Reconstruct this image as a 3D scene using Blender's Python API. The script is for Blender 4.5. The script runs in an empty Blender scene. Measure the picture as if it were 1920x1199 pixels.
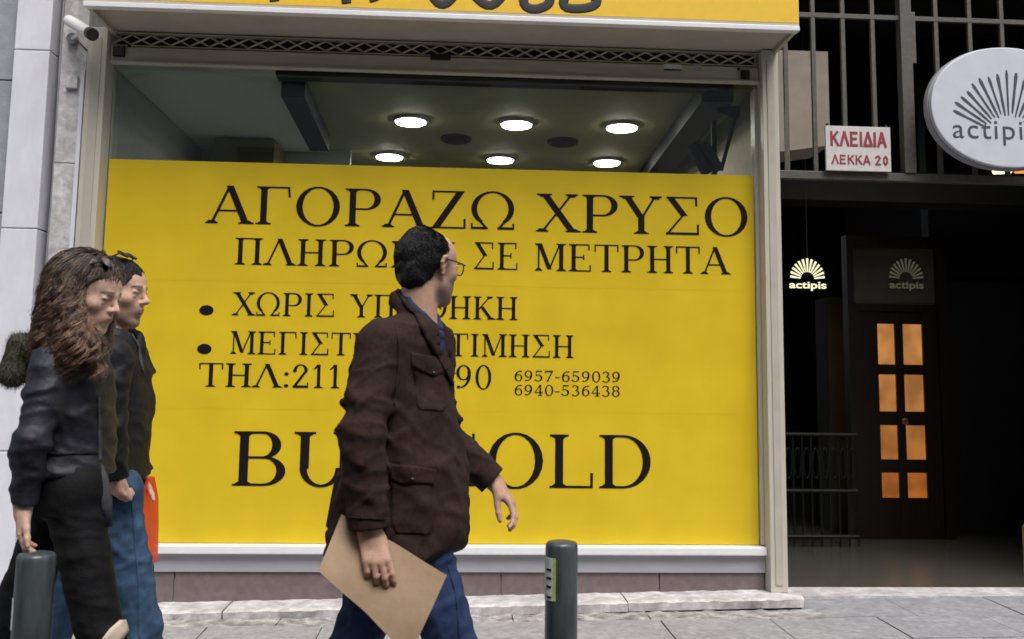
import bpy, bmesh, math, random
import numpy as np
from mathutils import Vector, Matrix
from mathutils.bvhtree import BVHTree
random.seed(7); rng = np.random.default_rng(7)
S = bpy.context.scene
COL = S.collection
PI = math.pi
# ------------------------------------------------------------------ camera
F, YC = 1800.0, 511.0                       # focal length and principal row in pixels of a 1920 wide frame
yaw, pitch, roll = [math.radians(a) for a in (3.3196, 6.6, 0.7575)]
_f = np.array([math.sin(yaw)*math.cos(pitch), math.cos(yaw)*math.cos(pitch), math.sin(pitch)])
_r = np.cross(_f, [0, 0, 1]); _r /= np.linalg.norm(_r); _u = np.cross(_r, _f)
_r, _u = math.cos(roll)*_r+math.sin(roll)*_u, -math.sin(roll)*_r+math.cos(roll)*_u
CAM = np.array([0, -5.95, 1.33])
cd = bpy.data.cameras.new('camera'); co = bpy.data.objects.new('camera', cd); COL.objects.link(co)
cd.sensor_width = 36; cd.sensor_fit = 'HORIZONTAL'; cd.lens = 36*F/1920
cd.shift_y = -(599.5-YC)/1920; cd.clip_start = .05; cd.clip_end = 400
co.matrix_world = Matrix([[_r[i], _u[i], -_f[i], CAM[i]] for i in range(3)]+[[0, 0, 0, 1]])
cd.dof.use_dof = True; cd.dof.focus_distance = 4.4; cd.dof.aperture_fstop = 4.0
S.camera = co
def at(x, y, Y):                            # photograph pixel -> point of the place at depth Y
    r = _r*((x-960)/F)+_u*(-(y-YC)/F)+_f
    return CAM+r*(Y-CAM[1])/r[1]
def onz(x, y, z):
    r = _r*((x-960)/F)+_u*(-(y-YC)/F)+_f
    return CAM+r*(z-CAM[2])/r[2]
def atz(px, z, Y):                          # point at depth Y and height z on the vertical through px
    a, b = at(px, 300, Y), at(px, 1100, Y)
    for _ in range(2):
        t = (z-a[2])/(b[2]-a[2]); p = a+(b-a)*t
    return p
# ------------------------------------------------------------------ light
W = bpy.data.worlds.new('World'); S.world = W; W.use_nodes = True
nt = W.node_tree; nt.nodes.clear()
sky = nt.nodes.new('ShaderNodeTexSky'); sky.sky_type = 'NISHITA'; sky.sun_disc = False
sky.sun_elevation = math.radians(60); sky.sun_rotation = math.radians(155); sky.air_density = 1.0; sky.dust_density = 4.0
hs = nt.nodes.new('ShaderNodeHueSaturation'); hs.inputs['Saturation'].default_value = .30
bg = nt.nodes.new('ShaderNodeBackground'); bg.inputs['Strength'].default_value = .11
wo = nt.nodes.new('ShaderNodeOutputWorld')
nt.links.new(sky.outputs[0], hs.inputs['Color']); nt.links.new(hs.outputs[0], bg.inputs[0]); nt.links.new(bg.outputs[0], wo.inputs[0])
sl = bpy.data.lights.new('sun', 'SUN'); sl.energy = 1.5; sl.angle = math.radians(32); sl.color = (1, .97, .93)
so = bpy.data.objects.new('sun', sl); COL.objects.link(so)
so.rotation_euler = (math.radians(30), 0, math.radians(20)); so.location = (0, -4, 12)
S.view_settings.view_transform = 'Standard'; S.view_settings.look = 'None'
S.view_settings.exposure = 0.78; S.view_settings.gamma = 1
S.view_settings.use_curve_mapping = False
S.render.engine = 'CYCLES'; S.cycles.max_bounces = 8
# ------------------------------------------------------------------ materials
def mat(name, col, rough=.6, metal=0, noise=.0, scale=8, bump=0, bscale=60, col2=None, spec=.5, coat=0, stretch=(1, 1, 1), attr=False, emit=None, estr=0, detail=6):
    m = bpy.data.materials.new(name); m.use_nodes = True
    t = m.node_tree; p = t.nodes['Principled BSDF']; L = t.links.new
    p.inputs['Roughness'].default_value = rough; p.inputs['Metallic'].default_value = metal
    p.inputs['Specular IOR Level'].default_value = spec; p.inputs['Coat Weight'].default_value = coat
    tc = t.nodes.new('ShaderNodeTexCoord'); mp = t.nodes.new('ShaderNodeMapping'); mp.inputs['Scale'].default_value = stretch
    L(tc.outputs['Object'], mp.inputs[0])
    src = None
    if attr:
        a = t.nodes.new('ShaderNodeVertexColor'); a.layer_name = 'tint'; src = a.outputs[0]
    if noise > 0 or col2:
        n = t.nodes.new('ShaderNodeTexNoise'); n.inputs['Scale'].default_value = scale; n.inputs['Detail'].default_value = detail; n.inputs['Roughness'].default_value = .62
        L(mp.outputs[0], n.inputs[0])
        if col2:
            r = t.nodes.new('ShaderNodeValToRGB'); r.color_ramp.elements[0].position = .38; r.color_ramp.elements[1].position = .66
            r.color_ramp.elements[0].color = (*col, 1); r.color_ramp.elements[1].color = (*col2, 1)
            L(n.outputs[0], r.inputs[0]); src = r.outputs[0]
        if noise > 0:
            mr = t.nodes.new('ShaderNodeMapRange'); mr.inputs[1].default_value = .3; mr.inputs[2].default_value = .7
            mr.inputs[3].default_value = 1-noise; mr.inputs[4].default_value = 1+noise
            n2 = t.nodes.new('ShaderNodeTexNoise'); n2.inputs['Scale'].default_value = scale*2.3; n2.inputs['Detail'].default_value = detail
            L(mp.outputs[0], n2.inputs[0]); L(n2.outputs[0], mr.inputs[0])
            mx = t.nodes.new('ShaderNodeMix'); mx.data_type = 'RGBA'; mx.blend_type = 'MULTIPLY'; mx.inputs[0].default_value = 1
            if src: L(src, mx.inputs[6])
            else: mx.inputs[6].default_value = (*col, 1)
            L(mr.outputs[0], mx.inputs[7]); src = mx.outputs[2]
    if src: L(src, p.inputs['Base Color'])
    else: p.inputs['Base Color'].default_value = (*col, 1)
    if bump:
        nb = t.nodes.new('ShaderNodeTexNoise'); nb.inputs['Scale'].default_value = bscale; nb.inputs['Detail'].default_value = 5
        L(mp.outputs[0], nb.inputs[0])
        b = t.nodes.new('ShaderNodeBump'); b.inputs['Strength'].default_value = min(1, bump); b.inputs['Distance'].default_value = .01*max(1, bump)
        L(nb.outputs[0], b.inputs['Height']); L(b.outputs[0], p.inputs['Normal'])
    if emit:
        p.inputs['Emission Color'].default_value = (*emit, 1); p.inputs['Emission Strength'].default_value = estr
    return m
M = {}
M['vinyl'] = mat('yellow_vinyl', (.66, .47, .018), .34, noise=.07, scale=1.3, bump=.16, bscale=3.2, spec=.4)
M['signyellow'] = mat('sign_yellow', (.80, .50, .03), .4, noise=.03)
M['ink'] = mat('black_print', (.009, .006, .006), .6, spec=.15)
M['paintink'] = mat('black_brush_paint', (.012, .010, .012), .55)
M['cream'] = mat('cream_aluminium', (.50, .47, .40), .42, noise=.06, scale=5, stretch=(3, 3, .4))
M['soffit'] = mat('soffit_paint', (.42, .39, .33), .6, noise=.07, scale=3)
M['white'] = mat('white_aluminium', (.74, .74, .76), .3, noise=.03)
M['greypanel'] = mat('grey_panel', (.34, .34, .37), .4, noise=.06, scale=4, stretch=(.5, 1, 3))
M['tile'] = mat('brown_tile', (.16, .12, .12), .33, noise=.14, scale=10, bump=.1)
M['marble'] = mat('worn_marble', (.40, .38, .38), .62, noise=.2, scale=9, bump=.4, bscale=35, col2=(.62, .60, .61))
M['oldstone'] = mat('worn_step_stone', (.17, .165, .165), .8, noise=.22, scale=11, bump=1.0, bscale=30, col2=(.42, .41, .41))
M['greystone'] = mat('grey_wall_stone', (.30, .31, .34), .7, noise=.12, scale=6, bump=.3, bscale=40)
M['pilwhite'] = mat('white_painted_pilaster', (.66, .66, .72), .6, noise=.07, scale=5, bump=.15, bscale=25, stretch=(1, 1, .4))
M['slab'] = mat('pavement_stone', (.235, .235, .25), .78, noise=.16, scale=12, bump=.5, bscale=40, col2=(.31, .31, .33))
M['asphalt'] = mat('asphalt', (.055, .055, .058), .85, noise=.2, scale=40, bump=.8, bscale=120)
M['kerb'] = mat('kerb_stone', (.30, .30, .30), .8, noise=.18, scale=12, bump=.5)
M['shutter'] = mat('shutter_bar_metal', (.46, .43, .35), .5, metal=0, noise=.12, scale=6, stretch=(.3, 1, 3))
M['darkmetal'] = mat('dark_metal', (.035, .033, .030), .5, metal=.3, noise=.2)
M['black'] = mat('black_plastic', (.01, .01, .012), .4)
M['grille'] = mat('grille_paint', (.085, .078, .068), .5, noise=.18, scale=14)
M['bollard'] = mat('bollard_paint', (.062, .075, .083), .36, metal=.1, noise=.35, scale=16, bump=.2, bscale=50, stretch=(1, 1, .25), spec=.6)
M['paper'] = mat('sticker_paper', (.62, .66, .62), .6, noise=.12, scale=30)
M['stickgreen'] = mat('sticker_green', (.42, .50, .12), .6, noise=.15, scale=30)
M['signwhite'] = mat('white_sign_enamel', (.56, .57, .63), .4, noise=.04, scale=4)
M['keywhite'] = mat('key_sign_paint', (.56, .53, .52), .6, noise=.08, scale=10)
M['red'] = mat('red_paint', (.26, .03, .045), .6, noise=.2, scale=40)
M['greyprint'] = mat('grey_print', (.055, .055, .075), .6)
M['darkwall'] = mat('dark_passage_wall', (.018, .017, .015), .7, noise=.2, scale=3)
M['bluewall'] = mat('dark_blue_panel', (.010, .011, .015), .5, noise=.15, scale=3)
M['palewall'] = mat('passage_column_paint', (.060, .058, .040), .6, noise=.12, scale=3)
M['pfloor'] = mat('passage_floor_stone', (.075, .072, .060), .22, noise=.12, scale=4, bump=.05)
M['railmetal'] = mat('railing_iron', (.005, .005, .005), .6, noise=.2)
M['wood'] = mat('dark_door_wood', (.016, .010, .007), .35, noise=.3, scale=5, stretch=(4, 4, .4))
M['amber'] = mat('amber_lit_pane', (.3, .12, .03), .4, emit=(1, .30, .055), estr=.23, noise=.3)
for i_, (e_, c_) in enumerate(((.27, (1, .42, .12)), (.25, (1, .40, .11)), (.20, (1, .36, .09)), (.20, (1, .29, .055)))):
    m_ = mat('amber_lit_pane', (.10, .04, .01), .4, emit=c_, estr=e_); M['amber%d' % i_] = m_; t_ = m_.node_tree
    n_ = t_.nodes.new('ShaderNodeTexNoise'); n_.inputs['Scale'].default_value = 3.5; n_.inputs['Detail'].default_value = 2; tc_ = t_.nodes.new('ShaderNodeTexCoord'); t_.links.new(tc_.outputs['Object'], n_.inputs[0])
    r_ = t_.nodes.new('ShaderNodeMapRange'); r_.inputs[1].default_value = .36; r_.inputs[2].default_value = .62; r_.inputs[3].default_value = e_*.65; r_.inputs[4].default_value = e_*1.2
    t_.links.new(n_.outputs[0], r_.inputs[0]); t_.links.new(r_.outputs[0], t_.nodes['Principled BSDF'].inputs['Emission Strength'])
M['glow'] = mat('lit_logo', (.8, .8, .6), .4, emit=(.95, .92, .55), estr=.5)
M['glowdim'] = mat('logo_reflection_glow', (.12, .13, .09), .5, emit=(.95, .92, .60), estr=.035)  # faint glow that imitates the hanging logo mirrored in glass
M['warmlamp'] = mat('warm_lamp', (.8, .7, .4), .4, emit=(1, .72, .26), estr=2.2)
M['orangelamp'] = mat('orange_lamp', (.8, .4, .1), .4, emit=(1, .33, .05), estr=.6)
M['lamp'] = mat('downlight_lens', (.9, .9, .85), .4, emit=(1, .97, .86), estr=38)
M['olive'] = mat('olive_ceiling', (.26, .25, .125), .7, noise=.08, scale=2)
M['oliveD'] = mat('olive_box', (.10, .082, .012), .7, noise=.1, scale=3)
M['shopgrey'] = mat('shop_grey_wall', (.34, .36, .36), .6, noise=.05)
M['shopceil'] = mat('pale_ceiling_panel', (.66, .69, .66), .6, noise=.03)
M['beam'] = mat('black_beam', (.005, .005, .008), .6, spec=.15, noise=.1)
M['beige'] = mat('beige_duct', (.36, .31, .25), .7, noise=.08, scale=4)
M['facade'] = mat('opposite_plaster', (.22, .22, .23), .8, noise=.08, scale=2)
M['winglass'] = mat('opposite_window_glass', (.04, .05, .06), .1)
M['camwhite'] = mat('camera_housing', (.78, .78, .76), .35)
M['steel'] = mat('steel', (.45, .45, .46), .3, metal=.9)
M['skin'] = mat('skin', (.5, .3, .22), .52, attr=True, noise=.09, scale=34, bump=.2, bscale=260, spec=.4)
M['hair'] = mat('hair', (.02, .015, .01), .42, attr=True, noise=.25, scale=80, spec=.5, bump=.4, bscale=200)
M['blackhair'] = mat('black_hair', (.008, .007, .009), .5, noise=.3, scale=90, bump=.8, bscale=260, stretch=(1, 1, .3), spec=.35)
M['brown'] = mat('brown_wool', (.029, .0145, .0120), .88, noise=.3, scale=34, bump=.35, bscale=420, spec=.25)
M['navyshirt'] = mat('navy_shirt', (.018, .024, .062), .7, noise=.3, scale=90, spec=.3)
M['jeans'] = mat('blue_denim', (.022, .040, .098), .8, noise=.4, scale=7, bump=.3, bscale=380, spec=.2)
M['darkjeans'] = mat('washed_denim', (.040, .080, .145), .8, noise=.4, scale=7, bump=.3, bscale=380, spec=.2)
M['nylon'] = mat('black_nylon', (.012, .0125, .021), .58, noise=.2, scale=20, bump=.25, bscale=70, spec=.42)
M['nylon2'] = mat('charcoal_nylon', (.0085, .0085, .011), .62, noise=.2, scale=20, bump=.25, bscale=70, spec=.3)
M['blackpants'] = mat('black_trousers', (.0045, .0045, .006), .75, noise=.2, scale=20, bump=.2, bscale=200, spec=.25)
M['kraft'] = mat('kraft_paper', (.36, .25, .155), .75, noise=.07, scale=9, bump=.15, bscale=40)
M['redbag'] = mat('red_plastic', (.78, .006, .014), .35, noise=.08, scale=10, bump=.2, bscale=15)
M['fur'] = mat('olive_fur', (.060, .060, .036), .9, noise=.4, scale=60, attr=False)
M['scarf'] = mat('dark_grey_scarf', (.045, .047, .055), .9, noise=.2, scale=60, bump=.3)
M['pink'] = mat('pink_shirt', (.38, .20, .24), .8, noise=.15)
M['leather'] = mat('black_leather', (.012, .010, .010), .4)
M['lens'] = mat('sunglass_lens', (.01, .01, .02), .04, spec=1.0, coat=1)
def glassmat(name, tint=(.93, .95, .93), ior=1.75):
    m = bpy.data.materials.new(name); m.use_nodes = True; t = m.node_tree; t.nodes.clear(); L = t.links.new
    o = t.nodes.new('ShaderNodeOutputMaterial'); mx = t.nodes.new('ShaderNodeMixShader')
    fr = t.nodes.new('ShaderNodeFresnel'); fr.inputs[0].default_value = ior
    tr = t.nodes.new('ShaderNodeBsdfTransparent'); tr.inputs[0].default_value = (*tint, 1)
    gl = t.nodes.new('ShaderNodeBsdfGlossy'); gl.inputs['Roughness'].default_value = .01; gl.inputs[0].default_value = (.85, .93, 1, 1)
    L(fr.outputs[0], mx.inputs[0]); L(tr.outputs[0], mx.inputs[1]); L(gl.outputs[0], mx.inputs[2]); L(mx.outputs[0], o.inputs[0])
    return m
M['glass'] = glassmat('shop_glass'); M['spectacle'] = glassmat('spectacle_glass', (.97, .97, .97), 1.12)
# ------------------------------------------------------------------ object helpers
def link(name, me, parent=None, m=None):
    o = bpy.data.objects.new(name, me); COL.objects.link(o)
    if m is not None and me is not None and len(me.materials) == 0: me.materials.append(M[m] if isinstance(m, str) else m)
    if parent is not None:
        o.parent = parent
        if o.parent.type == 'EMPTY' or True:
            wl = WORLDPOS.get(parent.name, (0, 0, 0)); WORLDPOS[o.name] = wl
            o.location = (0, 0, 0)
    return o
WORLDPOS = {}
def tag(o, label=None, cat=None, group=None, kind=None):
    if label: o['label'] = label
    if cat: o['category'] = cat
    if group: o['group'] = group
    if kind: o['kind'] = kind
    return o
def empty(name, loc, label, cat, group=None):
    o = bpy.data.objects.new(name, None); COL.objects.link(o); o.location = loc; o.empty_display_size = .1
    WORLDPOS[o.name] = tuple(loc)
    return tag(o, label, cat, group)
class MB:                                    # collects shapes given in world coordinates
    def __init__(s): s.v = []; s.f = []
    def add(s, v, f):
        n = len(s.v); s.v += [tuple(map(float, p)) for p in v]; s.f += [tuple(i+n for i in q) for q in f]; return s
    def box(s, x0, x1, y0, y1, z0, z1):
        v = [(x, y, z) for x in (x0, x1) for y in (y0, y1) for z in (z0, z1)]
        return s.add(v, [(0, 1, 3, 2), (4, 6, 7, 5), (0, 4, 5, 1), (2, 3, 7, 6), (0, 2, 6, 4), (1, 5, 7, 3)])
    def hexa(s, b, t):                        # bottom and top quads
        return s.add(list(b)+list(t), [(3, 2, 1, 0), (4, 5, 6, 7)]+[(i, (i+1) % 4, 4+(i+1) % 4, 4+i) for i in range(4)])
    def tube(s, pts, r, n=10, caps=True):
        pts = [np.array(p, float) for p in pts]; R = r if hasattr(r, '__len__') else [r]*len(pts)
        rings = []; up = None
        for i, p in enumerate(pts):
            d = pts[min(i+1, len(pts)-1)]-pts[max(i-1, 0)]; d = d/(np.linalg.norm(d)+1e-9)
            if up is None: up = np.array([0, 0, 1.]) if abs(d[2]) < .9 else np.array([1., 0, 0])
            a = np.cross(d, up); a /= np.linalg.norm(a)+1e-9; b = np.cross(a, d); up = b
            rings.append([p+R[i]*(math.cos(2*PI*k/n)*a+math.sin(2*PI*k/n)*b) for k in range(n)])
        v = [q for rr in rings for q in rr]; f = []
        for i in range(len(pts)-1):
            for k in range(n): f.append((i*n+k, i*n+(k+1) % n, (i+1)*n+(k+1) % n, (i+1)*n+k))
        if caps: f.append(tuple(range(n-1, -1, -1))); f.append(tuple((len(pts)-1)*n+k for k in range(n)))
        return s.add(v, f)
    def lathe(s, c, prof, n=32, axis='z'):    # prof: (radius, height)
        v = []; f = []
        for r, h in prof:
            for k in range(n):
                a = 2*PI*k/n; q = (r*math.cos(a), r*math.sin(a), h)
                if axis == 'y': q = (q[0], q[2], q[1])
                v.append((c[0]+q[0], c[1]+q[1], c[2]+q[2]))
        for i in range(len(prof)-1):
            for k in range(n): f.append((i*n+k, i*n+(k+1) % n, (i+1)*n+(k+1) % n, (i+1)*n+k))
        f.append(tuple(range(n-1, -1, -1))); f.append(tuple((len(prof)-1)*n+k for k in range(n)))
        return s.add(v, f)
    def build(s, name, m, parent=None, smooth=False, bevel=0, origin=None):
        wl = np.array(WORLDPOS.get(parent.name, (0, 0, 0)) if parent is not None else (origin if origin is not None else (0, 0, 0)))
        me = bpy.data.meshes.new(name); me.from_pydata([tuple(np.array(p)-wl) for p in s.v], [], s.f); me.update()
        bm = bmesh.new(); bm.from_mesh(me); bmesh.ops.recalc_face_normals(bm, faces=bm.faces)
        if bevel: bmesh.ops.bevel(bm, geom=[e for e in bm.edges if e.calc_face_angle(0) > .6], offset=bevel, segments=2, affect='EDGES', profile=.6, clamp_overlap=True)
        bm.to_mesh(me); bm.free()
        if smooth: me.polygons.foreach_set('use_smooth', [True]*len(me.polygons))
        o = link(name, me, parent, m)
        if parent is None and origin is not None: o.location = origin; WORLDPOS[o.name] = tuple(origin)
        return o
def box(name, x0, x1, y0, y1, z0, z1, m, parent=None, bevel=0):
    return MB().box(x0, x1, y0, y1, z0, z1).build(name, m, parent, bevel=bevel)
def gz(x, y): return .020+.012*x+.010*y       # height of the pavement
# ------------------------------------------------------------------ ground
mb = MB()
xs = [-60, -8, 8, 60]
v = [(x, y, .012*max(-8, min(8, x))-.035+(.01*y if y > -3.4 else -.12)) for y in (-60, -3.401, -3.4, -.0) for x in xs]
f = [(j*4+i, j*4+i+1, (j+1)*4+i+1, (j+1)*4+i) for j in range(3) for i in range(3)]
g = mb.add(v, f).build('road', 'asphalt'); tag(g, kind='structure')
pav = bpy.data.objects.new('pavement', None); COL.objects.link(pav); tag(pav, kind='structure'); WORLDPOS['pavement'] = (0, 0, 0)
for j in range(7):                            # staggered flagstones, each with its own height and joints
    y1 = -.006-j*.45; y0 = y1-.44
    off = (j*.37) % .62
    x = -5.4+off
    while x < 6.0:
        w = .62; x0, x1 = x+.004, x+w-.004
        dz = rng.uniform(-.003, .003); tl = rng.uniform(-.002, .002, 4)
        if not (j == 0 and x1 < 1.5 and x0 > -2.2):
            c = [(x0, y0), (x1, y0), (x1, y1), (x0, y1)]
            MB().hexa([(a, b, gz(a, b)-.045) for a, b in c], [(a, b, gz(a, b)+dz+tl[i]) for i, (a, b) in enumerate(c)]).build('flagstone', 'slab', pav, bevel=.004)
        x += w
for i in range(12):
    x0 = -5.6+i*1.0
    MB().hexa([(x0, -3.34, gz(x0, -3.3)-.2), (x0+.99, -3.34, gz(x0, -3.3)-.2), (x0+.99, -3.17, gz(x0, -3.2)-.2), (x0, -3.17, gz(x0, -3.2)-.2)],
              [(x0, -3.34, gz(x0, -3.3)+.006), (x0+.99, -3.34, gz(x0+1, -3.3)+.006), (x0+.99, -3.17, gz(x0+1, -3.2)+.006), (x0, -3.17, gz(x0, -3.2)+.006)]).build('kerbstone', 'kerb', pav, bevel=.01)
# worn doorstep below the shop window: a lower course and long thresholds slabs on it
step = empty('doorstep', (0, -.3, .02), 'worn pale stone doorstep running under the yellow shop window', 'step')
def rough_block(x0, x1, y0, y1, zf, h, name, m, seed, amp=.006):
    nx, ny = max(3, int((x1-x0)/.035)), 12; r = np.random.default_rng(seed)
    ph = r.uniform(0, 6, 8)
    def nz(x, y): return amp*(math.sin(23*x+ph[0])*math.sin(31*y+ph[1])+.6*math.sin(61*x+ph[2])+.5*math.sin(97*y+41*x+ph[3]))
    V = []; Fc = []
    for j in range(ny+1):
        for i in range(nx+1):
            x = x0+(x1-x0)*i/nx; y = y0+(y1-y0)*j/ny
            ye = y+(1.4*nz(x, 1)-.8*max(0, math.sin(5.1*x+ph[4]))**6*.02 if j == 0 else 0)
            V.append((x, ye, zf(x, y)+nz(x, y)*.6-(.006 if j == 0 else 0)))
    for j in range(ny):
        for i in range(nx): a = j*(nx+1)+i; Fc.append((a, a+1, a+nx+2, a+nx+1))
    n = len(V)
    for i in range(nx+1): x = x0+(x1-x0)*i/nx; V.append((x, y0+nz(x, 2)*.5+.004, zf(x, y0)-h))
    for i in range(nx): Fc.append((n+i, n+i+1, i+1, i))
    for (xx, base) in ((x0, 0), (x1, nx)):
        k = len(V); V += [(xx, y0, zf(xx, y0)-h), (xx, y1, zf(xx, y1)-h)]
        Fc.append((k, base, (ny)*(nx+1)+base, k+1))
    return MB().add(V, Fc).build(name, m, step, smooth=False)
zs1 = lambda x, y: .062+.0215*(x+.1)+.0*y
for i, (a, b) in enumerate(((-2.24, -1.28), (-1.272, -.14), (-.134, 1.02), (1.026, 2.06))):
    rough_block(a, b, -.30+.01*(i % 2), -.002, zs1, .052, 'step_slab', 'marble', 5+i, .0035)
zs2 = lambda x, y: .014+.0150*(x+.1)
for i, (a, b) in enumerate(((-2.3, -.95), (-.945, .35), (.355, 1.12), (1.125, 2.12))):
    rough_block(a, b, -.47-.03*math.sin(i*2.2), -.29, zs2, .05, 'step_course', 'oldstone', 25+i, .0065)
# ------------------------------------------------------------------ shop window
shop = empty('shop_window', (0, 0, .1), 'wide shop window with cream frame and yellow gold buying poster', 'shop window')
XL, XR = -2.165, 1.915
for x0, x1 in ((XL-.115, XL), (XR, XR+.105)):
    MB().box(x0, x1, -.13, .06, (.03 if x0 < 0 else .105), 3.47).build('frame_post', 'cream', shop, bevel=.006)
    MB().box(x0+.03, x1-.03, -.136, -.131, .15, 3.4).build('frame_groove', 'soffit', shop)
box('frame_edge', XR-.022, XR-.001, -.03, .05, .37, 3.24, 'cream', shop)
box('window_sill', XL+.002, XR-.002, -.085, .05, .313, .362, 'white', shop, bevel=.008)
box('sill_panel', XL+.002, XR-.002, -.045, .05, .205, .312, 'greypanel', shop, bevel=.003)
tx = [XL+.002, -1.62, -.66, .30, 1.26, XR-.002]
for i in range(5):
    zb = .02+.0215*(tx[i]+1.6); zb2 = .02+.0215*(tx[i+1]+1.6)
    a, b = tx[i]+.005, tx[i+1]-.005
    MB().hexa([(a, -.03, zb), (b, -.03, zb2), (b, .05, zb2), (a, .05, zb)], [(a, -.03, .202), (b, -.03, .202), (b, .05, .202), (a, .05, .202)]).build('tile', 'tile', shop, bevel=.003)
box('tile_backing', XL+.002, XR-.002, -.012, .045, 0, .2, 'kerb', shop)
glass = box('glass_pane', XL+.001, XR-.001, .006, .014, .362, 3.30, 'glass', shop)
poster = box('poster', XL+.010, XR-.028, -.001, .005, .365, 2.675, 'vinyl', shop)
for zz in (1.93, 1.155): box('poster_seam', XL+.011, XR-.029, -.0016, -.0011, zz, zz+.006, 'vinyl', poster)
# lettering: serif glyph pieces in a cap-height-1 space
T, N, SO, SH = .125, .042, .085, .036
class G:
    def __init__(s): s.p = []
    def rect(s, x0, x1, y0, y1): s.p.append([(x0, y0), (x1, y0), (x1, y1), (x0, y1)]); return s
    def serif(s, x, y, w=None, top=False):
        w = (T/2+SO) if w is None else w
        y0, y1 = (y-SH, y) if top else (y, y+SH); s.rect(x-w, x+w, y0, y1)
        yi = y0 if top else y1; d = -.05 if top else .05                  # bracket
        s.p.append([(x-w*.8, yi), (x+w*.8, yi), (x+T*.45, yi+d), (x-T*.45, yi+d)] if w > .1 else [(x-w*.7, yi), (x+w*.7, yi), (x+N/2, yi+d), (x-N/2, yi+d)]); return s
    def stem(s, x, y0=0, y1=1, w=T, b=1, t=1):
        s.rect(x-w/2, x+w/2, y0, y1); ws = w/2+SO
        if b: s.serif(x, y0, ws)
        if t: s.serif(x, y1, ws, True)
        return s
    def bar(s, x0, x1, y, w=N): return s.rect(x0, x1, y-w/2, y+w/2)
    def dg(s, x0, y0, x1, y1, w): s.p.append([(x0-w/2, y0), (x0+w/2, y0), (x1+w/2, y1), (x1-w/2, y1)]); return s
    def arc(s, cx, cy, rx, ry, a0=0, a1=360, wv=T, wh=N, n=22):
        P = []
        for i in range(n+1):
            a = math.radians(a0+(a1-a0)*i/n); c, d = math.cos(a), math.sin(a)
            P.append(((cx+rx*c, cy+ry*d), (cx+(rx-wv)*c, cy+(ry-wh)*d)))
        for i in range(n): s.p.append([P[i][0], P[i+1][0], P[i+1][1], P[i][1]])
        return s
    def drop(s, x, y0, y1, w=.05): return s.rect(x-w/2, x+w/2, y0, y1)
    def dot(s, x, y, r): s.p.append([(x+r*math.cos(a*PI/6), y+r*math.sin(a*PI/6)) for a in range(12)]); return s
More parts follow.
